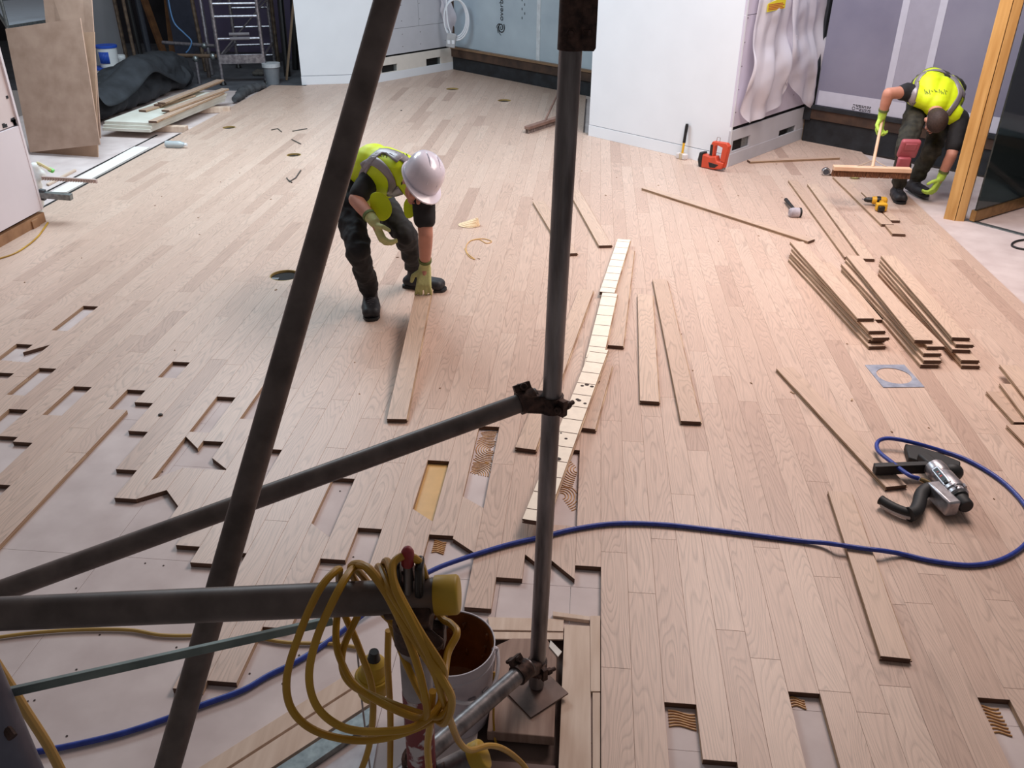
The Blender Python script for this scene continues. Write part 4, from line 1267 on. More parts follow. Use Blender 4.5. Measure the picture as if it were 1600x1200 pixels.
MB().tube([of + ux_ * J(1116, 225)[0] + V((0, 0, J(0, 225)[1])), of + ux_ * J(1117, 219)[0] + V((0, 0, J(0, 219)[1])), of + ux_ * J(1122, 219)[0] + V((0, 0, J(0, 219)[1])), of + ux_ * J(1122, 225)[0] + V((0, 0, J(0, 225)[1]))], .003, 8).build('belt_hook', CHROME, st)

# brooms
def broom(name, label, a, b, handle_from, handle_to, brs, wooden, brace=True):
    c = (a + b) / 2
    t = thing(name, label, 'broom', (c.x, c.y, 0))
    up_ = V((0, 0, 1))
    MB().beam(a, b, .065, .034).build('stock', wooden, t, bevel=.004)
    d_ = (b - a).normalized()
    br = MB()
    n_ = 46
    for k in range(n_):
        for s_ in (-1, 1):
            p_ = a.lerp(b, (k + .5) / n_) + d_.cross(up_) * .014 * s_ - up_ * .008
            br.tube([p_, V((p_.x + random.uniform(-.004, .004), p_.y + random.uniform(-.006, .006), max(.001, p_.z - .058)))], [.0065, .0085], 5)
    br.build('bristles', brs, t)['kind'] = 'stuff'
    MB().tube([handle_from, handle_to], .0125, 12).build('handle', wooden, t)
    if brace:
        m_ = handle_from.lerp(handle_to, .16)
        for s_ in (-1, 1):
            MB().tube([m_, (c + d_ * .10 * s_ + m_) / 2 + up_ * .01, c + d_ * .13 * s_ + up_ * .012], .0035, 8).build('brace', mat('brace_wire', (196, 176, 156), .5, .3), t)
    return t
zb_ = .33
bA, bB = P(1302, 262, zb_), P(1423, 266, zb_)
PALEW = mat('broom_wood', (232, 198, 168), .6, scale=6, rgb2=(214, 174, 144))
BRIS = mat('brown_bristle', (132, 88, 60), .8, scale=60, rgb2=(92, 58, 40))
hand2 = PY(1377, 194, 7.44)
hc = (bA + bB) / 2
broom('wide_broom', 'wide wooden broom held just off the floor by the crouching worker', bA, bB, P(1363, 262, zb_ + .01), hand2 + (hand2 - P(1363, 262, zb_)).normalized() * .06, BRIS, PALEW)
bC, bD = P(823, 200, .06), P(876, 183, .06)
DULLW = mat('worn_broom_wood', (150, 120, 108), .7, scale=6, rgb2=(118, 90, 80))
broom('worn_broom', 'worn broom lying head down behind the upright tube near the back wall', bC, bD, P(851, 190, .07), PY(872, 145, 10.55), mat('grey_bristle', (120, 104, 98), .8), DULLW, False)

# bits lying about
def bit(px, z, th, label, m, name='offcut', cat='offcut', group=None):
    ps = [P(x, y, z) for x, y in px]
    c = sum(ps, V()) / len(ps)
    o = MB().prism([(p_.x - c.x, p_.y - c.y) for p_ in ps], (c.x, c.y, z - th + .0004), (1, 0, 0), (0, 1, 0), th).build(name, m, None, (c.x, c.y, z - th), smooth=0)
    return tag(o, label, cat, group)
SHAV = mat('pale_shaving', (232, 206, 168), .7)
c = P(733, 352)
sh = MB()
for k in range(7):
    r = .085 * (1 - k / 7)
    sh.ball((c.x + .01 * k, c.y, .004 + .008 * k), (r, r * .8, .010), 16)
o = sh.build('adhesive_dollop', SHAV, None, (c.x, c.y, 0)); tag(o, 'flattened pale conical scrap lying right of the stooping worker', 'scrap')
pts = [P(x, y, .004) for x, y in ((726, 388), (732, 400), (742, 405), (730, 395), (729, 383), (738, 375), (755, 373), (768, 377), (760, 380), (748, 374), (735, 376))]
cable('packing_string', 'tangle of orange packing string on the floor behind the upturned boards', pts, .003, mat('orange_string', (214, 172, 110), .7), 6, 'string', 6)
DKO = mat('dark_offcut', (74, 70, 66), .7)
GB = 'dark strips of scrap on the far floor'
for k, (l, lab) in enumerate(((((457, 205), (468, 203), (480, 201)), 'short straight dark strip on the far floor left of the leaning tube'),
                              (((456, 218), (464, 222), (470, 225)), 'tiny dark strip on the far floor, middle of three'),
                              (((448, 278), (452, 284), (462, 278), (470, 266)), 'bent dark wire on the floor between the two floor boxes'),
                              (((456, 285), (450, 281)), 'tiny dark offcut below the bent dark wire'),
                              (((424, 203), (434, 201), (440, 206)), 'thin pale-edged dark strip nearest the third floor box'))):
    pts = [P(x, y, .005) for x, y in l]
    o = MB().tube(pts, .006, 6).build('dark_strip', DKO, None, pts[0]); tag(o, lab, 'scrap', GB)
for x, y, lab in ((251, 649, 'small dark lump on the oak between the gaps at the left'), (627, 173, 'small dark spot of scrap on the far floor beside the leaning tube')):
    c = P(x, y)
    o = MB().ball((c.x, c.y, .004), (.012, .010, .006), 10).build('dark_lump', DKO, None, (c.x, c.y, 0)); tag(o, lab, 'scrap')
# clear bottle lying on its side
c = P(275, 231)
bt = thing('plastic_bottle', 'clear plastic bottle lying on the far floor near the panel stack', 'bottle', (c.x, c.y, 0))
CLR = mat('clear_plastic', (214, 226, 232), .15, var=.03, trans=.5)
MB().lathe([(.03, 0), (.034, .01), (.034, .06), (.031, .075), (.034, .09), (.034, .15), (.022, .185), (.012, .2)], (c.x - .1, c.y, .035), (1, 0, 0), 20).build('body', CLR, bt)
MB().lathe([(.015, 0), (.015, .02)], (c.x + .1, c.y, .035), (1, 0, 0), 14).build('cap', WHITE, bt)
# bright glove tip / packet and black cable at the right
c = P(1335, 279)
o = MB().ball((c.x, c.y, .02), (.05, .03, .02), 14).build('tape_roll', mat('pale_green_scrap', (206, 220, 160), .7), None, (c.x, c.y, 0)); tag(o, 'pale green crumpled scrap under the wide broom', 'scrap')
pts = [P(x, y, ZS + .008) for x, y in ((1640, 372), (1605, 374), (1587, 377), (1581, 383), (1592, 388), (1615, 391), (1650, 393))]
cable('black_cable', 'loop of black cable on the bare sheet at the right edge', pts, .007, RUB)
pts = [P(x, y, ZS + .006) for x, y in ((76, 352), (62, 372), (44, 388), (20, 402), (-20, 414))]
pts = [V((p_.x, p_.y, .006)) for p_ in pts]
cable('thin_yellow_flex', 'thin yellow flex on the oak along the left boarded wall', pts, .006, YC)

# wood chips and dust specks scattered on the oak
b = MB()
rc_ = random.Random(21)
for k in range(70):
    x, y = rc_.uniform(-3.6, 2.4), rc_.uniform(2.6, 8.6)
    if x < -1.2 and y < 3.9:
        continue
    sz_ = rc_.uniform(.003, .009)
    b.box((x, y, .0022), (sz_ * rc_.uniform(1, 3), sz_, .004), Matrix.Rotation(rc_.uniform(0, 3), 3, 'Z'))
o = b.build('wood_chips', mat('chip_brown', (120, 92, 72), .8, scale=30, rgb2=(190, 160, 130)), None, smooth=0)
tag(o, 'tiny wood chips scattered over the oak floor', 'wood chips', None, 'stuff')
# ------------------------------------------------------------------ the two workers
SKIN = mat('skin', (196, 138, 118), .55, var=.05, scale=20)
BLACKC = mat('black_cloth', (30, 29, 32), .85, var=.3, scale=14, bump=.3)
CAMO = mat('dark_work_cloth', (62, 60, 50), .85, scale=16, rgb2=(30, 30, 27), bump=.3)
HIVIS = mat('hi_vis_yellow', (214, 236, 20), .6, var=.05, scale=12)
REFL = mat('reflective_tape', (146, 138, 142), .4, .2, var=.05)
GLOVE = mat('knit_glove', (190, 190, 130), .8, var=.08, scale=60, bump=.4)
GLOVE2 = mat('lime_glove', (186, 222, 90), .8, var=.08, scale=60, bump=.4)
BOOT = mat('black_boot', (46, 46, 52), .6, scale=20, rgb2=(26, 26, 30), bump=.3)
HATW = mat('white_helmet', (226, 218, 230), .25, var=.02, coat=.3)
HAIR = mat('dark_hair', (58, 42, 36), .7, var=.3, scale=90, bump=.6)
def fuse(name, mb, m, parent, voxel=.009, it=4, folds=0):
    """union of the limbs as one continuous skin"""
    me = bpy.data.meshes.new(name)
    base = LOC[parent.name]
    me.from_pydata([tuple(v - base) for v in mb.v], [], mb.f)
    ob = bpy.data.objects.new(name, me)
    col.objects.link(ob)
    r = ob.modifiers.new('r', 'REMESH'); r.mode = 'VOXEL'; r.voxel_size = voxel
    s = ob.modifiers.new('s', 'SMOOTH'); s.iterations = it; s.factor = .6
    dg = bpy.context.evaluated_depsgraph_get()
    dg.update()
    nm = bpy.data.meshes.new_from_object(ob.evaluated_get(dg))
    bpy.data.objects.remove(ob)
    nm.materials.clear(); nm.materials.append(m)
    nm.polygons.foreach_set('use_smooth', [True] * len(nm.polygons))
    o = bpy.data.objects.new(name, nm)
    col.objects.link(o)
    o.parent = parent
    if folds:
        if 'cloth_folds' not in bpy.data.textures:
            tx_ = bpy.data.textures.new('cloth_folds', 'CLOUDS'); tx_.noise_scale = .075; tx_.noise_depth = 2
        d_ = o.modifiers.new('folds', 'DISPLACE'); d_.texture = bpy.data.textures['cloth_folds']; d_.strength = folds; d_.texture_coords = 'LOCAL'
    LOC[o.name] = base
    return o
def ribbon(mesh_obj, pts, wd, m, name, off=.004, n=10):
    """band of tape following the surface of a garment"""
    base = LOC[mesh_obj.name]
    me = mesh_obj.data
    bv = BVHTree.FromPolygons([v.co + base for v in me.vertices], [tuple(p.vertices) for p in me.polygons])
    raw = spline(pts, n)
    s = []
    for p in raw:
        h = bv.ray_cast(EYE, (p - EYE).normalized())
        if h[0] is None:
            h = bv.find_nearest(p)
        s.append((h[0], h[1]))
    vs, fs = [], []
    for i, (p, nn) in enumerate(s):
        t = (s[min(i + 1, len(s) - 1)][0] - s[max(i - 1, 0)][0])
        if t.length < 1e-6: t = V((1, 0, 0))
        t.normalize()
        sd_ = t.cross(nn).normalized()
        row = []
        for k in (-1, -.5, 0, .5, 1):
            h = bv.find_nearest(p + sd_ * wd / 2 * k)
            row.append(h[0] + h[1] * off)
        vs += row
        if i:
            a = (i - 1) * 5
            for k in range(4):
                fs.append((a + k, a + k + 1, a + 6 + k, a + 5 + k))
    b = MB(); b.add(vs, fs)
    o = b.build(name, m, mesh_obj, fix=False)
    md = o.modifiers.new('solid', 'SOLIDIFY'); md.thickness = .002; md.offset = 0
    return o
def hand(mb, wrist, fwd, palm_n, right, curl, sc_=1.0, spread=.18):
    """palm and five bent fingers added to mb; palm_n: where the palm faces"""
    f = V(fwd).normalized(); nrm = V(palm_n); nrm = (nrm - f * nrm.dot(f)).normalized()
    s = f.cross(nrm).normalized() * (1 if right else -1)        # towards the thumb
    w_ = V(wrist)
    k0 = w_ + f * .045 * sc_
    for t in (-.026, -.009, .009, .026):
        mb.cap(w_ + s * t * .6 * sc_, .017 * sc_, w_ + f * .088 * sc_ + s * t * sc_, .0145 * sc_, 10)
    for i, (t, ln) in enumerate(((.030, .072), (.011, .080), (-.010, .074), (-.030, .058))):
        p = w_ + f * .088 * sc_ + s * t * sc_
        d_ = (f + s * (t / .03) * spread).normalized()
        r_ = .0105 * sc_
        ang = 0
        for j, fr_ in enumerate((.44, .32, .24)):
            ang += curl * (.6, .9, .7)[j]
            dd = (d_ * math.cos(ang) + nrm * math.sin(ang)).normalized()
            q_ = p + dd * ln * fr_ * sc_
            mb.cap(p, r_, q_, r_ * .93, 8)
            p = q_; r_ *= .93
    p = w_ + f * .025 * sc_ + s * .026 * sc_
    dd = (f * .55 + s * .8 + nrm * .3).normalized()
    q_ = p + dd * .042 * sc_
    mb.cap(p, .0145 * sc_, q_, .0125 * sc_, 8)
    dd2 = (f * .85 + s * .2 + nrm * (.3 + curl * .4)).normalized()
    mb.cap(q_, .0125 * sc_, q_ + dd2 * .034 * sc_, .0105 * sc_, 8)
def boot(name, heel, toe, par, ankle):
    h, t = V(heel), V(toe)
    d_ = (t - h).normalized()
    b = MB()
    sd_ = d_.cross(V((0, 0, 1)))
    for k in (-1, 1):
        b.cap(h + sd_ * .012 * k + V((0, 0, .045)), .035, h.lerp(t, .55) + sd_ * .022 * k + V((0, 0, .042)), .037, 12)
        b.cap(h.lerp(t, .5) + sd_ * .02 * k + V((0, 0, .042)), .037, t - d_ * .045 + sd_ * .018 * k + V((0, 0, .040)), .036, 12)
    b.cap(h + d_ * .04 + V((0, 0, .06)), .045, V(ankle) + V((0, 0, .06)), .05, 12)
    o = fuse(name, b, BOOT, par, .009, 3)
    sm = MB()
    n_ = 9
    poly = []
    Lf = (t - h).length
    for u, w2 in ((-.035, .02), (-.03, .034), (.05, .04), (Lf * .55, .047), (Lf - .05, .050), (Lf - .012, .036), (Lf, .016)):
        poly.append((u, -w2))
    poly += [(u, -w2) for u, w2 in poly[::-1]]
    sm.prism(poly, h + V((0, 0, .002)), d_, V((0, 0, 1)).cross(d_), .016)
    sm.build('sole', RUB, o)
    lc = MB()
    for k in range(4):
        c_ = h.lerp(t, .42 + .07 * k) + V((0, 0, .088 - .006 * k))
        lc.tube([c_ - sd_ * .02, c_ + V((0, 0, .004)), c_ + sd_ * .02], .0025, 6)
    lc.build('laces', mat('grey_laces', (92, 92, 98), .8), o)['kind'] = 'stuff'
    return o
def face(parent, c, fw_, up_, skin):
    """head with brow, nose, mouth, chin, ears and eyes"""
    f, u = V(fw_).normalized(), V(up_)
    u = (u - f * u.dot(f)).normalized()
    s = f.cross(u)
    rot = Matrix((s, f, u)).transposed()
    b = MB()
    b.ball(c + u * .025 - f * .012, (.074, .092, .092), 20, rot)
    b.ball(c - u * .045 + f * .022, (.056, .062, .062), 16, rot)
    b.ball(c - u * .092 + f * .050, (.026, .026, .020), 12, rot)
    b.cap(c - u * .005 + f * .082, .011, c - u * .038 + f * .102, .0145, 10)
    for k in (-1, 1):
        b.ball(c - u * .01 - f * .005 + s * .076 * k, (.012, .020, .030), 12, rot)
        b.ball(c + u * .012 + f * .076 + s * .03 * k, (.024, .012, .010), 10, rot)
        b.ball(c - u * .035 + f * .066 + s * .035 * k, (.022, .018, .020), 10, rot)
    b.ball(c - u * .066 + f * .078, (.024, .012, .008), 10, rot)
    return b, rot, f, u, s
def face_details(head, c, rot, f, u, s):
    for k in (-1, 1):
        e_ = MB().ball(c - u * .006 + f * .080 + s * .031 * k, (.012, .007, .008), 10, rot).build('eye', mat('eye_white', (230, 226, 222), .3), head)
        MB().tube([c + u * .016 + f * .083 + s * .012 * k, c + u * .020 + f * .084 + s * .03 * k, c + u * .014 + f * .076 + s * .046 * k], .0038, 6).build('eyebrow', HAIR, head)
    MB().tube([c - u * .064 + f * .089 - s * .02, c - u * .063 + f * .093, c - u * .064 + f * .089 + s * .02], .004, 8).build('lips', mat('lips', (168, 104, 96), .5), head)

def worker(name, label, J, dims, foot, clothes, back_up, chest_shift):
    """J: joints in world space"""
    t = thing(name, label, 'person', (foot.x, foot.y, 0))
    k = dims
    # trousers
    b = MB()
    hm = (J['hR'] + J['hL']) / 2
    b.cap(J['hR'], .115 * k, J['hL'], .115 * k, 16)
    for s_ in 'RL':
        h_, kn, an = J['h' + s_], J['k' + s_], J['a' + s_]
        b.cap(h_, .108 * k, kn, .072 * k, 16)
        b.cap(kn, .074 * k, an + V((0, 0, .03)), .060 * k, 16)
        for q_ in (.12, .2):
            b.ball(an.lerp(kn, q_), (.067 * k, .067 * k, .022 * k), 14)
        b.ball(kn, .078 * k, 14)
    sp = [hm.lerp(J['nk'], u) + back_up * w2 for u, w2 in ((0, .02), (.3, .05), (.6, .06), (.9, .02))]
    b.cap(sp[0], .125 * k, sp[1], .12 * k, 16)
    tr = fuse('trousers', b, clothes['trousers'], t, .011, 4, .035)
    # t-shirt
    sh_ = (J['sL'] - J['sR']).normalized()
    b = MB()
    def torso(b, gr, shoulder=.085):
        for s2 in (-1, 1):
            w1 = sh_ * s2
            b.cap(sp[0] + w1 * .06 * k, .105 * k + gr, sp[1] + w1 * .075 * k, .105 * k + gr, 16)
            b.cap(sp[1] + w1 * .075 * k, .105 * k + gr, sp[2] + w1 * .09 * k, .112 * k + gr, 16)
            b.cap(sp[2] + w1 * .09 * k, .112 * k + gr, sp[3] + w1 * .07 * k, shoulder * k + gr, 16)
        b.cap(sp[2], .118 * k + gr, sp[3], .09 * k + gr, 16)
    torso(b, 0)
    for s_ in 'RL':
        b.cap(sp[3].lerp(J['s' + s_], .5), .08 * k, J['s' + s_], .074 * k, 14)
        b.cap(J['s' + s_], .073 * k, J['s' + s_].lerp(J['e' + s_], clothes['sleeve'][s_]), .066 * k, 14)
    fuse('t_shirt', b, clothes['shirt'], t, .010, 4, .012)
    # vest
    b = MB()
    torso(b, .017, .07)
    for s2, s_ in ((-1, 'R'), (1, 'L')):
        b.cap(sp[3].lerp(J['s' + s_], .2), .080 * k, sp[3].lerp(J['s' + s_], .72), .082 * k, 14)
    vest = fuse('hi_vis_vest', b, HIVIS, t, .009, 4)
    # bare arms and neck with the head: one skin
    hc_ = J['hd']
    b, rot, f, u, s = face(t, hc_, J['look'], J['up'], SKIN)
    b.cap(J['nk'] - (hc_ - J['nk']).normalized() * .04, .058 * k, hc_ - u * .02 - f * .02, .054 * k, 14)
    b.cap(sp[3], .06 * k, J['nk'], .058 * k, 14)
    for s_ in 'RL':
        b.cap(sp[3], .05 * k, J['s' + s_], .055 * k, 12)
        b.cap(J['s' + s_], .055 * k, J['e' + s_], .044 * k, 14)
        b.cap(J['e' + s_], .045 * k, J['e' + s_].lerp(J['w' + s_], .35), .043 * k, 14)
        b.cap(J['e' + s_].lerp(J['w' + s_], .35), .043 * k, J['w' + s_], .030 * k, 14)
        b.cap(J['w' + s_], .030 * k, J['w' + s_] + V(J['hand' + s_][0]).normalized() * .04, .022 * k, 12)
    body = fuse('body', b, SKIN, t, .0065, 3)
    face_details(body, hc_, rot, f, u, s)
    for s_ in 'RL':
        b = MB()
        w_, e_ = J['w' + s_], J['e' + s_]
        b.cap(w_.lerp(e_, .22), .036 * k, w_, .034 * k, 14)
        hand(b, w_, J['hand' + s_][0], J['hand' + s_][1], s_ == 'R', J['hand' + s_][2], k * 1.2)
        gl = fuse('glove', b, clothes['glove'], t, .0055, 2)
        d_ = (e_ - w_).normalized()
        MB().pipe(w_ + d_ * .05, w_ + d_ * .068, .0405 * k, .033 * k, 18).build('cuff', mat('glove_cuff', (96, 110, 60), .8), gl)
        tp_ = J['toe' + s_]
        boot('boot', J['heel' + s_], tp_, t, J['a' + s_])
    return t, vest, sp, sh_, (hc_, rot, f, u, s), body, tr

# --- the stooping worker in the middle
J = dict(hR=PY(541, 296, 4.80), hL=PY(578, 296, 5.02), kR=PY(560, 392, 4.43), kL=PY(633, 366, 4.72), aR=P(573, 478, .10), aL=P(645, 443, .10),
         nk=PY(636, 270, 4.60), sR=PY(583, 274, 4.70), sL=PY(661, 306, 4.50), eR=PY(556, 312, 4.57), wR=PY(585, 347, 4.42), eL=PY(665, 364, 4.46), wL=PY(664, 418, 4.56),
         hd=PY(654, 286, 4.50))
toeR, toeL = P(581, 503, 0), P(697, 455, 0)
J['toeR'] = toeR; J['toeL'] = toeL
J['heelR'] = toeR + V((-.06, .24, 0)); J['heelL'] = toeL + V((-.25, .05, 0))
J['aR'] = V((J['heelR'].x + .01, J['heelR'].y - .05, .10)); J['aL'] = V((J['heelL'].x + .05, J['heelL'].y, .10))
J['look'] = V((.28, -.75, -.55)); J['up'] = V((.50, -.12, .85))
J['handR'] = (V((.45, -.35, -.8)), V((.7, .5, .2)), .75)
J['handL'] = ((PY(661, 462, 4.50) - J['wL']).normalized(), V((-.1, .95, -.2)), .42)
t1, vest, sp, sh_, hh, body, tr = worker('person', 'stooping worker in white hard hat and yellow vest lifting an oak board', J, .93, P(600, 480), dict(trousers=BLACKC, shirt=BLACKC, glove=GLOVE, sleeve=dict(R=.75, L=.62)), V((-.10, .05, 1)).normalized(), 0)
c, rot, f, u, s = hh
# helmet
hat = MB()
n_ = 32
hu = (u * .92 - f * .10).normalized()
hf = (f - hu * f.dot(hu)).normalized()
hs_ = hf.cross(hu)
cen = c + u * .030 - f * .006
prof = [(1.0, 0), (1.0, .02), (.985, .05), (.93, .085), (.80, .115), (.58, .135), (.30, .145), (.08, .148)]
vs = []
for r_, h_ in prof:
    for j in range(n_):
        a = 2 * math.pi * j / n_
        vs.append(cen + hs_ * (.104 * r_ * math.cos(a)) + hf * (.126 * r_ * math.sin(a)) + hu * h_)
fs = [(i * n_ + j, i * n_ + (j + 1) % n_, (i + 1) * n_ + (j + 1) % n_, (i + 1) * n_ + j) for i in range(len(prof) - 1) for j in range(n_)] + [tuple(range((len(prof) - 1) * n_, len(prof) * n_))]
hat.add(vs, fs)
hat = hat.build('hard_hat', HATW, t1, smooth=60)
br = MB()
vs = []
for ro, h_ in ((1.0, .004), (1.0, -.004)):
    for j in range(n_):
        a = 2 * math.pi * j / n_
        ex2 = .012 + .040 * max(0, math.sin(a)) ** 2
        for rr_ in (0, ex2):
            vs.append(cen + hs_ * ((.102 + rr_) * math.cos(a)) + hf * ((.124 + rr_) * math.sin(a)) + hu * (h_ - rr_ * .25))
fs = []
for j in range(n_):
    k2 = (j + 1) % n_
    fs += [(2 * j, 2 * k2, 2 * k2 + 1, 2 * j + 1), (2 * n_ + 2 * j + 1, 2 * n_ + 2 * k2 + 1, 2 * n_ + 2 * k2, 2 * n_ + 2 * j), (2 * j + 1, 2 * k2 + 1, 2 * n_ + 2 * k2 + 1, 2 * n_ + 2 * j + 1), (2 * j, 2 * n_ + 2 * j, 2 * n_ + 2 * k2, 2 * k2)]
br.add(vs, fs)
br.build('brim', HATW, hat, smooth=50)
for sx in (-.030, .030):
    pts = []
    for k2 in range(13):
        a = math.radians(20 + k2 * 140 / 12)
        pts.append(cen + hs_ * sx + hf * (.126 * math.cos(a) * .98) + hu * (.148 * math.sin(a) ** .8 - .001))
    MB().tube(pts, .004, 8).build('ridge', HATW, hat)
# tape on the vest: shoulder braces and a waist band
X1 = lambda x, y, Y: PY(x, y, Y)
ribbon(vest, [X1(566, 262, 4.92), X1(583, 252, 4.80), X1(604, 268, 4.62), X1(614, 292, 4.52), X1(606, 318, 4.5)], .052, REFL, 'reflective_tape')
ribbon(vest, [X1(590, 236, 5.0), X1(618, 240, 4.88), X1(645, 262, 4.75), X1(655, 300, 4.6)], .05, REFL, 'reflective_tape')
ribbon(vest, [X1(560, 300, 4.7), X1(572, 262, 4.95), X1(588, 242, 5.02), X1(604, 236, 5.06), X1(625, 250, 5.05)], .05, REFL, 'reflective_tape')
# hanging front flaps of the open vest
for px, nm in ((((570, 294), (608, 300), (618, 336), (598, 352), (580, 340)), 0), (((626, 304), (656, 308), (654, 336), (630, 352)), 1)):
    ps = [PY(x, y, 4.52) for x, y in px]
    b = MB(); n2 = len(ps)
    b.add(ps + [p_ + V((0, .012, 0)) for p_ in ps], [tuple(range(n2)), tuple(range(2 * n2 - 1, n2 - 1, -1))] + [(i, (i + 1) % n2, n2 + (i + 1) % n2, n2 + i) for i in range(n2)])
    fl_ = b.build('vest_flap', HIVIS, t1, smooth=180)
    fl_.modifiers.new('sub', 'SUBSURF').render_levels = 3
def scribble(vest, pts_rows, name='marker_writing'):
    base = LOC[vest.name]
    bv = BVHTree.FromPolygons([v.co + base for v in vest.data.vertices], [tuple(p.vertices) for p in vest.data.polygons])
    b = MB()
    for p, q_ in pts_rows:
        a_ = bv.ray_cast(EYE, (p - EYE).normalized()); c_ = bv.ray_cast(EYE, (q_ - EYE).normalized())
        if a_[0] is None or c_[0] is None:
            continue
        b.tube([a_[0] + a_[1] * .002, c_[0] + c_[1] * .002], .0022, 5)
    o = b.build(name, INK, vest); o['kind'] = 'stuff'
rw_ = random.Random(3)
scribble(vest, [(PY(594 + k * 3 + (1.5 if k % 2 else 0), 240 + (k % 3), 4.85), PY(596 + k * 3 + rw_.uniform(-1, 2), 244 + rw_.uniform(-2, 3), 4.85)) for k in range(14)])

# --- the crouching worker at the right
Y2 = 7.5
J = dict(hR=PY(1444, 136, 7.80), hL=PY(1486, 140, 7.86), kR=PY(1414, 232, 7.22), kL=PY(1456, 236, 7.42), aR=P(1410, 303, .10), aL=P(1446, 288, .10),
         nk=PY(1462, 170, 7.38), sR=PY(1418, 144, 7.50), sL=PY(1500, 186, 7.42), eR=PY(1388, 146, 7.40), wR=PY(1378, 182, 7.46), eL=PY(1487, 242, 7.28), wL=PY(1470, 278, 7.32),
         hd=PY(1462, 190, 7.27))
toeR, toeL = P(1408, 320, 0), P(1447, 309, 0)
J['toeR'] = toeR; J['toeL'] = toeL
J['heelR'] = toeR + V((.02, .25, 0)); J['heelL'] = toeL + V((-.06, .24, 0))
J['aR'] = J['heelR'] + V((0, -.05, .10)); J['aL'] = J['heelL'] + V((.01, -.05, .10))
J['look'] = V((-.05, .12, -1)); J['up'] = V((0, -1, .15))
J['handR'] = (V((.02, .05, -1)), V((.5, -.6, 0)), 1.1)
J['handL'] = (V((-.35, -.2, -.8)), V((-.6, .6, .1)), .8)
t2, vest, sp, sh_, hh, body, tr = worker('person', 'bare-headed worker in yellow vest crouching with a broom beside the oak post', J, 1.0, P(1425, 305), dict(trousers=CAMO, shirt=BLACKC, glove=GLOVE2, sleeve=dict(R=.25, L=.75)), V((0, .1, 1)).normalized(), 0)
c, rot, f, u, s = hh
b = MB()
b.ball(c + u * .030 - f * .016, (.079, .095, .094), 20, rot)
b.ball(c - u * .02 - f * .045, (.072, .06, .06), 16, rot)
hair = fuse('hair', b, HAIR, t2, .008, 1)
Q = lambda x, y, Y: PY(x, y, Y)
ribbon(vest, [Q(1413, 184, 7.3), Q(1424, 160, 7.4), Q(1434, 125, 7.6), Q(1444, 114, 7.7)], .052, REFL, 'reflective_tape')
ribbon(vest, [Q(1480, 180, 7.35), Q(1497, 156, 7.45), Q(1500, 140, 7.6), Q(1490, 120, 7.75)], .052, REFL, 'reflective_tape')
ribbon(vest, [Q(1412, 142, 7.6), Q(1428, 122, 7.72), Q(1450, 111, 7.76), Q(1475, 113, 7.78), Q(1496, 130, 7.75), Q(1507, 150, 7.65)], .05, REFL, 'reflective_tape')
ribbon(vest, [Q(1424, 124, 7.85), Q(1440, 106, 7.9), Q(1462, 99, 7.92), Q(1485, 103, 7.9), Q(1502, 118, 7.86)], .045, REFL, 'reflective_tape')
scribble(vest, [(Q(1444 + k * 2.6, 140 + (k % 3) * 2, 7.55), Q(1445 + k * 2.6 + rw_.uniform(-1, 2), 144 + rw_.uniform(-2, 4), 7.55)) for k in range(14)])
KP = mat('red_knee_pad', (166, 82, 92), .5, var=.06)
kc = J['kR'] + V((-.0, -.075, .0))
kp = MB().box(kc + V((0, -.01, .02)), (.15, .05, .16), Matrix.Rotation(.35, 3, 'X')).build('knee_pad', KP, t2, bevel=.02, seg=3)
MB().box(kc + V((-.02, -.02, -.095)), (.10, .045, .10), Matrix.Rotation(.1, 3, 'X')).build('knee_pad', KP, t2, bevel=.012)
MB().box(kc + V((0, -.045, .04)), (.09, .012, .06), Matrix.Rotation(.35, 3, 'X')).build('pad_ridge', KP, kp, bevel=.005)
# ------------------------------------------------------------------ sheeting, cable and label on the columns
FILM = mat('milky_film', (240, 236, 246), .35, var=.02, scale=4, alpha=.72)
def drape(name, label, pl_, cols, rows, folds, out0, cat='plastic sheet'):
    """cols: list of (px top, px bottom) columns of the hanging sheet on a wall plane"""
    b = MB()
    vs = []
    n = len(cols)
    for i, (tp_, bt_) in enumerate(cols):
        (u0, z0), (u1, z1) = pl_.px(*tp_), pl_.px(*bt_)
        for j in range(rows + 1):
            t = j / rows
            fo = out0 + folds * (math.sin(i * 1.15 + t * 1.3) * (.35 + t) + .6 * math.sin(i * .53 + t * 4.2)) * .5 + folds * .6
            bulge = .05 * math.exp(-((t - .72) / .16) ** 2) * (1 + .6 * math.sin(i * .8))
            vs.append(pl_.at(u0 + (u1 - u0) * t + .008 * math.sin(i * 2 + t * 9), z0 + (z1 - z0) * t, max(.004, fo + bulge)))
    fs = [(i * (rows + 1) + j, (i + 1) * (rows + 1) + j, (i + 1) * (rows + 1) + j + 1, i * (rows + 1) + j + 1) for i in range(n - 1) for j in range(rows)]
    b.add(vs, fs)
    o = b.build(name, FILM, None, vs[0], smooth=80, fix=False)
    s_ = o.modifiers.new('sub', 'SUBSURF'); s_.levels = 2; s_.render_levels = 2
    if 'film_folds' not in bpy.data.textures:
        tx_ = bpy.data.textures.new('film_folds', 'CLOUDS'); tx_.noise_scale = .34; tx_.noise_depth = 1
    d_ = o.modifiers.new('folds', 'DISPLACE'); d_.texture = bpy.data.textures['film_folds']; d_.strength = -.09 if folds > .025 else -.05; d_.mid_level = .45; d_.texture_coords = 'LOCAL'
    return tag(o, label, cat)
def cols_(tops, bots, n):
    a, b = spline([V((x, y, 0)) for x, y in tops], n), spline([V((x, y, 0)) for x, y in bots], n)
    return [((p.x, p.y), (q_.x, q_.y)) for p, q_ in zip(a, b)]
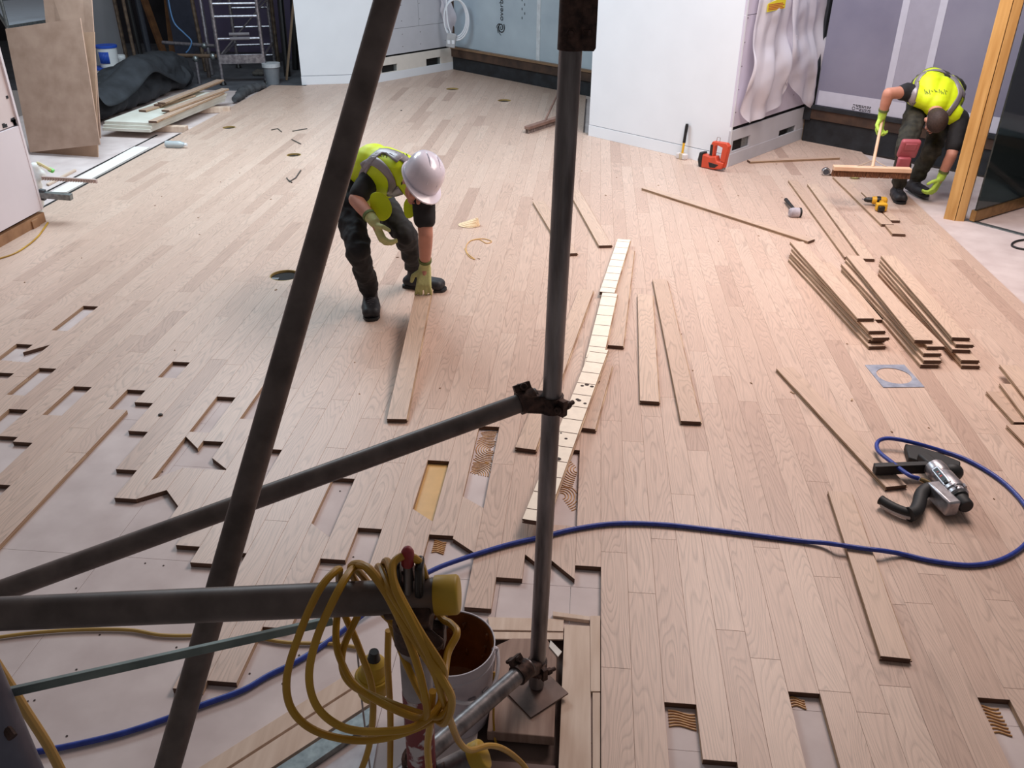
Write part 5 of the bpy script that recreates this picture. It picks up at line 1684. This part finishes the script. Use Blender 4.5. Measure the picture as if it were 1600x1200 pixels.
drape('plastic_sheet', 'milky plastic sheet hanging from the near column with a yellow label, left lobe', sd, cols_([(1186, -60), (1200, -60), (1215, -60), (1236, -60), (1246, -60)], [(1150, 158), (1158, 190), (1182, 180), (1212, 160), (1222, 122)], 6), 22, .032, .03)
drape('plastic_sheet', 'milky plastic sheet hanging against the near column corner, right lobe', sd, cols_([(1232, -60), (1252, -60), (1270, -60), (1292, -60)], [(1216, 118), (1246, 158), (1264, 168), (1281, 146)], 7), 20, .03, .04)
lb = MB()
(u0, z0), (u1, z1) = sd.px(1184, 18), sd.px(1214, 1)
lab = MB().prism([(u0, z0), (u1, z0 + .01), (u1, z1 + .05), (u0, z1)], sd.at(0, 0, .085), sd.u, (0, 0, 1), .002).build('yellow_label', mat('label_yellow', (236, 220, 40), .6, var=.03), None, sd.at(u0, z0, .085), smooth=0)
tag(lab, 'yellow printed label stuck on the plastic sheet of the near column', 'label')
for k in range(4):
    zz_ = z0 + (z1 - z0) * (.2 + .2 * k)
    lb.prism([(u0 + .02, zz_), (u1 - .02 - .03 * (k % 2), zz_), (u1 - .02 - .03 * (k % 2), zz_ + .008), (u0 + .02, zz_ + .008)], sd.at(0, 0, .0872), sd.u, (0, 0, 1), .0008)
lb.build('printed_lines', mat('label_red', (196, 96, 40), .6), lab)['kind'] = 'stuff'
# white coiled flex and socket on the far column
rc = PY(711, 28, 12.95)
c_u, c_z = s2.px(700, 28)
kx = S(rc)[2] / F
wc = thing('white_flex_coil', 'white flex coiled in a ring hanging at the far column corner', 'cable', rc - V((0, 0, .3)))
for k in range(3):
    pts = [rc + V(((17.5 + k) * kx * math.cos(a) + .012 * k, -.015 * k, (26 + k) * kx * 1.05 * math.sin(a) - .012 * k)) for a in [q_ * 2 * math.pi / 28 for q_ in range(28)]]
    MB().tube(pts, .011, 8, closed=True).build('flex_loop', WHITE, wc)
MB().tube([rc + V((0, 0, 27 * kx)), rc + V((-.03, .1, .9))], .008, 8).build('tie', WHITE, wc)
sp_ = PY(705, 63, 12.9)
sk = thing('socket_box', 'small grey twin socket hanging under the white flex ring', 'socket', sp_ - V((0, 0, .09)))
MB().box(sp_, (.13, .05, .19), Matrix.Rotation(.15, 3, 'Y')).build('box', mat('socket_grey', (176, 178, 182), .5), sk, bevel=.008)
for k in (-1, 1):
    MB().box(sp_ + V((.03 * k, -.027, -.02)), (.038, .006, .05)).build('outlet', WHITE, sk)
MB().tube(spline([sp_ + V((0, 0, .09)), sp_ + V((-.05, .01, .3)), sp_ + V((-.06, .05, .9))], 6), .010, 8).build('flex', WHITE, sk)
drape('plastic_bag', 'crumpled clear film stuck beside the white flex ring', s2, cols_([(676, -40), (686, -40), (697, -40)], [(686, 18), (696, 44), (708, 52)], 5), 12, .02, .012)

# ------------------------------------------------------------------ left background
def slab4(px, Ys, th, name, label, m, cat, group=None):
    ps = [PY(x, y, Y) for (x, y), Y in zip(px, Ys)]
    nrm = (ps[1] - ps[0]).cross(ps[3] - ps[0]).normalized()
    b = MB()
    b.add(ps + [p + nrm * th for p in ps], [(0, 1, 2, 3), (7, 6, 5, 4), (0, 4, 5, 1), (1, 5, 6, 2), (2, 6, 7, 3), (3, 7, 4, 0)])
    o = b.build(name, m, None, min(ps, key=lambda p: p.z), smooth=0)
    return tag(o, label, cat, group)
HDF = mat('brown_fibreboard', (192, 162, 144), .7, scale=7, rgb2=(172, 142, 124), bump=.1)
GF = 'brown fibreboard sheets leaning at the left'
yb0, yb1 = P(47, 238, ZS).y, P(155, 225, ZS).y
slab4([(47, 238), (156, 226), (125, 28), (8, 45)], [7.98, 7.88, 8.14, 8.22], -.012, 'fibreboard_sheet', 'brown fibreboard sheet leaning at the left, front one', HDF, 'sheet', GF)
slab4([(50, 241), (153, 247), (147, 50), (20, 55)], [8.06, 7.96, 8.24, 8.32], -.012, 'fibreboard_sheet', 'brown fibreboard sheet just behind the front leaning one', mat('brown_fibreboard_light', (184, 152, 128), .7, var=.06), 'sheet', GF)
slab4([(90, 225), (157, 216), (139, -60), (62, -60)], [8.5, 8.4, 8.7, 8.75], -.012, 'fibreboard_sheet', 'tall brown fibreboard sheet rising out of view behind the others', HDF, 'sheet', GF)
# hop-up platform
zp = .84
pp = [P(12, 42, zp), P(82, 31, zp), P(78, -30, zp), P(-30, -22, zp)]
c = sum(pp, V()) / 4
hp_ = thing('work_platform', 'aluminium framed white work platform above the fibreboard sheets', 'platform', (c.x, c.y, ZS))
MB().prism([(p.x - c.x, p.y - c.y) for p in pp], (c.x, c.y, zp - .02), (1, 0, 0), (0, 1, 0), .02).build('deck', mat('pale_blue_deck', (214, 224, 236), .5, var=.03), hp_, smooth=0)
for k in range(4):
    MB().beam(pp[k] - V((0, 0, .012)), pp[(k + 1) % 4] - V((0, 0, .012)), .03, .05).build('frame_rail', GALV, hp_, bevel=.004)
for p in pp:
    MB().tube([p - V((0, 0, .03)), V((p.x, p.y, ZS))], .02, 10).build('leg', GALV, hp_)
for k in (0, 1):
    MB().tube([pp[k] + V((0, 0, .01)), pp[k] + V((0, 0, .5))], .02, 10).build('guard_post', GALV, hp_)
MB().tube([pp[0] + V((0, 0, .3)), pp[1] + V((0, 0, .3))], .018, 10).build('guard_rail', GALV, hp_)
# tubs
TUBW = mat('tub_white', (226, 230, 232), .45, var=.03)
TUBB = mat('tub_blue', (40, 84, 190), .45, var=.06)
def tub(x, ytop, ybot, Y, half, label, lid, lower=False):
    a, b = PY(x, ytop, Y), PY(x, ybot, Y)
    z0_, z1_ = (-.024 if lower else b.z), a.z
    r = half * S(a)[2] / F
    t = thing('tub', label, 'tub', (a.x, Y, z0_), 'plastic tubs behind the tarpaulin')
    MB().lathe([(r * .86, 0), (r * .97, (z1_ - z0_) * .86), (r, (z1_ - z0_) * .87), (r, (z1_ - z0_) * .9)], (a.x, Y, z0_), n=28).build('body', TUBW, t)
    MB().lathe([(r * 1.04, (z1_ - z0_) * .88), (r * 1.05, (z1_ - z0_) * .97), (r * .98, z1_ - z0_), (r * .9, z1_ - z0_ - .004)], (a.x, Y, z0_), n=28).build('lid', lid, t)
    if half > 12:
        lbl = MB()
        for k in range(7):
            a0, a1 = -2.1 + k * .16, -2.1 + (k + 1) * .16
            q_ = [V((a.x + r * .96 * math.cos(w_), Y + r * .96 * math.sin(w_), 0)) for w_ in (a0, a1)]
            h0, h1 = z0_ + (z1_ - z0_) * .2, z0_ + (z1_ - z0_) * .72
            lbl.add([q_[0] + V((0, 0, h0)), q_[1] + V((0, 0, h0)), q_[1] + V((0, 0, h1)), q_[0] + V((0, 0, h1))], [(0, 1, 2, 3)])
        lo_ = lbl.build('label', TUBB, t, fix=False)
        lo_.modifiers.new('s', 'SOLIDIFY').thickness = .006
    return t
tub(165, 104, 130, 11.6, 17, 'white tub with blue lid under the upper tub behind the tarpaulin', TUBB, True)
tub(165, 70, 104, 11.6, 15.5, 'white tub with blue lid and label on top behind the tarpaulin', TUBB)
tub(187, 86, 100, 12.0, 7.5, 'small white tub right of the blue lidded tubs', TUBW, True)
tub(230, 90, 100, 12.1, 13, 'low white tub just above the tarpaulin', TUBW, True)
# tarpaulin covered roll
TARP = mat('black_tarpaulin', (52, 56, 62), .75, scale=5, rgb2=(32, 35, 40), bump=.4)
tp_c = V((-5.55, 10.3, ZS))
tc_ = thing('tarpaulin_roll', 'long bundle under a black tarpaulin beside the stacked panels', 'tarpaulin', tp_c)
b = MB()
for y0_, y1_, r0, r1, h0, h1 in ((9.45, 10.2, .19, .21, .19, .21), (10.2, 11.0, .21, .24, .21, .25), (11.0, 11.7, .24, .2, .26, .24)):
    b.cap((-5.62, y0_, h0), r0, (-5.66, y1_, h1), r1, 18)
    b.cap((-5.86, y0_, h0 * .8), r0 * .8, (-5.9, y1_, h1 * .8), r1 * .85, 18)
    b.cap((-5.50, y0_, .13), .13, (-5.50, y1_, .12), .12, 14)
    b.cap((-5.70, y0_, h0 + .06), .14, (-5.75, y1_, h1 + .06), .13, 14)
ob = fuse('tarpaulin', b, TARP, tc_, .03, 3)
tx = bpy.data.textures.new('tarp_folds', 'CLOUDS'); tx.noise_scale = .28; tx.noise_depth = 2
dm = ob.modifiers.new('folds', 'DISPLACE'); dm.texture = tx; dm.strength = .13; dm.mid_level = .5; dm.texture_coords = 'LOCAL'
# overhanging flap of the tarpaulin
fl = MB()
n = 14
vs = []
edge = spline([PY(x, y, Y) for x, y, Y in ((156, 150, 9.2), (168, 165, 9.2), (190, 160, 9.4), (215, 140, 9.8), (240, 112, 10.3), (262, 120, 10.8), (290, 132, 11.3), (300, 118, 11.5))], 4)
for p in edge:
    vs += [p, p + V((-.10, .04, .12)), p + V((-.28, .05, .17))]
fs = []
for i in range(len(edge) - 1):
    for j in range(2):
        fs.append((i * 3 + j, i * 3 + 3 + j, i * 3 + 4 + j, i * 3 + 1 + j))
fl.add(vs, fs)
fo_ = fl.build('tarpaulin_flap', TARP, tc_, smooth=80, fix=False)
fo_.modifiers.new('sub', 'SUBSURF').render_levels = 2
fo_.modifiers.new('s', 'SOLIDIFY').thickness = .008
# stack of pale panels on bearers with oak boards on top
PANW = mat('pale_panel', (222, 222, 212), .7, scale=4, rgb2=(204, 200, 188))
zb0 = .045
na, nb_, fb_ = P(160, 204, zb0), P(235, 207, zb0), P(352, 158, zb0)
dL = (fb_ - nb_); dW = (na - nb_)
for k in range(3):
    o_ = V((.012 * k, .015 * k, 0))
    z_ = zb0 + k * .031
    ps = [nb_ + o_, fb_ + o_, fb_ + dW + o_, na + o_]
    c = sum(ps, V()) / 4
    o = MB().prism([(p.x - c.x, p.y - c.y) for p in ps], (c.x, c.y, z_), (1, 0, 0), (0, 1, 0), .030).build('panel', PANW, None, (c.x, c.y, z_), smooth=0, bevel=.002)
    tag(o, 'pale panel in the stack beside the tarpaulin, %s' % ('lowest', 'middle', 'topmost')[k], 'panel', 'stacked pale panels')
zt_ = zb0 + .094
for k, (n_, f_q, lv, tone) in enumerate((((238, 189), (345, 144), 0, .5), ((222, 172), (300, 148), 0, .2), ((258, 172), (352, 138), 1, .6), ((246, 163), (340, 127), 1, .15), ((252, 160), (344, 124), 2, .3))):
    zq = zt_ + lv * (BT + .001)
    put_board(P(n_[0], n_[1], zq + BT), P(f_q[0], f_q[1], zq + BT), zq, 'oak board on the stacked panels, %s' % ('lowest at the front edge', 'short one against the tarpaulin', 'second layer nearest the camera', 'second layer at the back', 'topmost')[k], 'boards on the panel stack', tone=tone)
for k, (x0_, y0_, x1_, y1_) in enumerate(((172, 200, 292, 203), (250, 176, 360, 172))):
    a, b2 = P(x0_, y0_, 0), P(x1_, y1_, 0)
    o = MB().beam(V((a.x, a.y, .012)), V((b2.x, b2.y, .012)), .09, .06).build('timber_bearer', PALEP, None, (a + b2) / 2, smooth=0, bevel=.003)
    tag(o, 'timber bearer under the %s end of the panel stack' % ('near', 'far')[k], 'bearer', 'bearers under the panels')
# dark crumpled membrane strip at the floor end
b = MB()
pts = spline([P(x, y, .03) for x, y in ((366, 156), (374, 150), (380, 144), (392, 139), (412, 134))], 5)
b.tube(pts, [.03 + .035 * math.sin(k / len(pts) * 3) + .01 * math.sin(k * 2.3) for k in range(len(pts))], 10)
o = b.build('membrane_strip', mat('grey_felt', (78, 80, 84), .8, scale=10, rgb2=(52, 54, 58)), None, pts[0]); tag(o, 'crumpled dark membrane strip at the far end of the oak floor', 'membrane')
# pale strip and bits by the left wall
def ground(px, z, th, name, label, m, cat):
    ps = [P(x, y, z) for x, y in px]; c = sum(ps, V()) / len(ps)
    o = MB().prism([(p.x - c.x, p.y - c.y) for p in ps], (c.x, c.y, z - th), (1, 0, 0), (0, 1, 0), th).build(name, m, None, (c.x, c.y, z - th), smooth=0)
    return tag(o, label, cat)
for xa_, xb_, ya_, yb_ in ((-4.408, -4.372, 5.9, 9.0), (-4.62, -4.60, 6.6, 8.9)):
    MB().box(((xa_ + xb_) / 2, (ya_ + yb_) / 2, ZS + .002), (xb_ - xa_, yb_ - ya_, .003)).build('joint_shade_strip', VOID, sub, smooth=0)  # flat dark strips painted in for the shade of the gaps
ground([(80, 300), (104, 300), (234, 230), (210, 229)], -.006, .014, 'pale_lath', 'pale lath on the sub-floor along the left edge of the oak', mat('white_lath', (232, 228, 222), .6, var=.03), 'lath')
ground([(72, 287), (76, 288), (119, 265), (116, 264)], -.004, .014, 'thin_batten', 'thin pale batten leaning by the left wall end', PALEP, 'batten')
# galvanised bracket and notched strip sticking out of the wall end
zc = .10
br_ = thing('metal_bracket', 'galvanised metal bracket sticking out of the left wall end', 'bracket', PY(66, 312, 6.03) - V((0, 0, .08)))
pa, pb_ = PY(64, 304, 6.03), PY(112, 308, 6.05)
MB().beam(pa, pb_, .05, .045).build('arm', GALV, br_, bevel=.003)
MB().beam(PY(66, 296, 6.03), PY(67, 312, 6.03), .04, .03, (0, 1, 0)).build('hinge_plate', mat('dark_zinc', (90, 94, 98), .5, .6), br_)
b = MB()
pa, pb_ = PY(66, 276, 6.03), PY(150, 281, 6.08)
for k in range(22):
    p = pa.lerp(pb_, k / 21)
    b.box(p + V((0, 0, -.012)), (.008, .02, .026))
b.beam(pa, pb_, .022, .008)
o = b.build('notched_strip', mat('notched_pinkish', (188, 170, 164), .6), None, pa, smooth=0); tag(o, 'notched plastic strip sticking out above the metal bracket', 'strip')
bg_ = thing('plastic_bag', 'crumpled clear plastic bag with green tag against the left wall end', 'bag', (-4.1, 6.2, ZS))
b = MB()
for k in range(14):
    p = PY(58 + random.uniform(-4, 6), 262 + k * 5.5, 6.12)
    b.ball(p, (random.uniform(.03, .06), .04, .045), 10)
fuse('bag', b, mat('bag_film', (232, 234, 230), .3, var=.03), bg_, .014, 1)
MB().beam(PY(58, 254, 6.12), PY(80, 266, 6.2), .03, .02).build('paper_twist', mat('cream_paper', (222, 210, 160), .7), bg_, bevel=.005)
MB().beam(PY(76, 264, 6.2), PY(84, 268, 6.2), .03, .025).build('green_tag', mat('green_tag', (120, 210, 110), .6), bg_, bevel=.004)
# ------------------------------------------------------------------ access tower and the things around it
def post_line(x, y, Yp):
    p = P(x, y, -.024)
    return p
tw = thing('access_tower', 'aluminium access tower with rungs in front of the violet wall', 'scaffold tower', P(382, 132, -.024))
ALT = mat('tower_aluminium', (176, 174, 180), .35, .8, scale=30, rgb2=(130, 126, 134))
fl_, fr2 = P(349, 133, -.024), P(417, 131, -.024)
bl_, br2 = P(373, 106, -.024), P(430, 104, -.024)
for p in (fl_, fr2, bl_, br2):
    MB().tube([p + V((0, 0, .03)), p + V((0, 0, 2.2))], .026, 12).build('post', ALT, tw)
    MB().lathe([(.03, 0), (.045, .01), (.03, .05)], p, n=14).build('foot', BLACK, tw)
def hz_(x, y, base):
    return PY(x, y, base.y).z
for y in (3, 23, 58, 90, 108):
    z = hz_(345, y, fl_)
    a, b2 = fl_ + V((0, 0, z)), fr2 + V((0, 0, z))
    if y == 90:
        MB().beam(a, b2, .05, .12).build('toe_board', ALT, tw, bevel=.004)
    elif y != 108:
        MB().tube([a, b2], .018, 10).build('rung', ALT, tw)
for y in (10, 40, 68, 85):
    z = hz_(375, y, bl_)
    MB().tube([bl_ + V((0, 0, z)), br2 + V((0, 0, z))], .018, 10).build('rung', ALT, tw)
for a, b2 in ((fl_, bl_), (fr2, br2)):
    for z in (.35, 1.0):
        MB().tube([a + V((0, 0, z)), b2 + V((0, 0, z))], .016, 10).build('side_brace', ALT, tw)
MB().tube([fl_ + V((0, 0, .36)), br2 + V((0, 0, .95))], .014, 10).build('diagonal_brace', ALT, tw)
for y, m_ in ((51, 'rung_tape'), (58, 'rung_tape2')):
    z = hz_(345, y, fl_)
    a, b2 = fl_ + V((0, 0, z)), fr2 + V((0, 0, z))
    MB().tube([a.lerp(b2, .3), a.lerp(b2, .75)], .021, 10).build('marked_sleeve', mat('sleeve_grey', (120, 116, 122), .6), tw)
# trestle of tubes left of the tower
ts = thing('trestle', 'metal tube trestle with clamps left of the access tower', 'trestle', P(320, 130, -.024))
tz = PY(300, 92, P(312, 131, -.024).y).z
p1, p2_ = P(312, 131, -.024), P(327, 121, -.024)
top1, top2 = V((p1.x, p1.y, tz)), V((p2_.x, p2_.y, tz))
MB().tube([V((p1.x, p1.y, -.024)), top1], .026, 12).build('leg', ALT, ts)
MB().tube([V((p2_.x, p2_.y, -.024)), top2 + V((0, 0, .02))], .026, 12).build('leg', STEELD, ts)
MB().tube([top1 + V((-.5, .2, .01)), top1 + V((.32, 0, .04))], .026, 12).build('cross_tube', mat('brownish_tube', (140, 118, 100), .5, .6, var=.1), ts)
MB().tube([top2 + V((-.65, .1, .12)), top2 + V((.15, 0, .10))], .026, 12).build('cross_tube', ALT, ts)
for p in (top1, top1 + V((.25, 0, .035)), top2 + V((0, 0, .1))):
    MB().ball(p, (.045, .045, .045), 10).build('clamp', GALV, ts)
# leaning props in the dark
def prop(x0_, y0_, x1_, y1_, Y, r, m, label, name='leaning_tube', cat='tube', group='tubes and timbers propped in the dark'):
    b0 = P(x1_, y1_, -.024) if Y is None else PY(x1_, y1_, Y)
    Yb = b0.y
    t0_ = PY(x0_, y0_, Yb + .15)
    d_ = (t0_ - b0).normalized()
    k = (b0.z + .02) / max(.05, d_.z)
    bb = b0 - d_ * k
    o = (MB().tube([bb, t0_], r, 10) if name != 'leaning_timber' else MB().beam(bb, t0_, r * 2, r * 1.2)).build(name, m, None, bb)
    return tag(o, label, cat, group)
BRT = mat('stained_tube', (128, 108, 90), .6, .4, scale=12, rgb2=(74, 62, 54))
prop(172, -30, 200, 100, 12.9, .028, BRT, 'stained tube propped left of the dark opening')
prop(186, -30, 205, 62, 12.8, .025, BRT, 'stained tube propped second from the left in the dark opening')
prop(194, -30, 222, 96, 13.1, .035, BLACK, 'black prop in the left of the dark opening')
prop(208, -30, 235, 92, 13.2, .045, mat('dark_blue_steel', (44, 48, 58), .6), 'thick dark blue prop in the dark opening')
TIM = mat('orange_timber', (150, 104, 66), .7, scale=5, rgb2=(110, 74, 48))
prop(222, -10, 256, 84, 14.6, .05, TIM, 'orange timber brace slanting in the dark opening', 'leaning_timber', 'timber')
prop(262, -10, 272, 84, 14.4, .06, TIM, 'upright brown timber left of the blue cable', 'leaning_timber', 'timber')
prop(296, -20, 318, 92, 12.9, .028, BRT, 'stained tube propped against the bluish panel, left one')
prop(310, -20, 332, 118, 12.6, .026, ALT, 'bright tube propped right beside the access tower')
prop(421, -20, 436, 110, 13.5, .03, BRT, 'stained tube propped right of the violet panel, left one')
prop(436, -20, 450, 128, 12.6, .045, BLACK, 'black prop left of the far white column')
prop(458, -20, 462, 110, 13.2, .05, BLACK, 'black prop against the far white column')
prop(459, 0, 447, 131, 12.3, .018, mat('tan_lath', (146, 122, 100), .7), 'thin tan lath propped beside the far white column', 'leaning_timber', 'timber')
c = P(427, 131, -.024)
bk2 = thing('grey_bucket', 'grey bucket with white rim between tower and black props', 'bucket', c)
MB().lathe([(.085, 0), (.115, .26), (.118, .27)], c, n=24).build('body', mat('bucket_grey', (128, 132, 138), .5, var=.05), bk2)
MB().lathe([(.118, .22), (.124, .225), (.124, .275), (.112, .275)], c, n=24).build('rim', mat('bucket_rim', (190, 194, 198), .5), bk2)
pts = [PY(x, y, 12.4) for x, y in ((262, -20), (264, 5), (272, 35), (288, 52), (299, 64), (296, 76), (291, 82))]
cable('blue_lead', 'thin pale blue lead hanging over the trestle', pts, .010, mat('pale_blue_lead', (96, 140, 190), .5))
o = MB()
for k in range(5):
    c = P(400 + k * 4, 118 - (k % 2) * 3, -.02)
    o.ball(c + V((0, 0, .03)), (.06, .05, .035), 8)
o = o.build('rubble_heap', mat('rubble', (92, 88, 84), .9), None, P(404, 118, -.02)); tag(o, 'small dark heap of rubble behind the tower foot', 'rubble')
# timber offcuts beside the outside door
c = P(1570, 150, 0)
o = MB().lathe([(.16, 0), (.2, .5), (.21, .52)], (4.35, 8.0, -.04), n=20).build('yellow_bin', mat('dull_yellow_bin', (170, 130, 40), .6), None, (4.35, 8.0, -.04)); tag(o, 'dull yellow bin seen through the glass door', 'bin')
o = MB().tube([(3.95, 7.35, -.02), (5.4, 6.2, .62)], .03, 10).build('outside_tube', STEELD, None, (3.95, 7.35, -.04)); tag(o, 'steel tube seen through the glass door', 'tube')
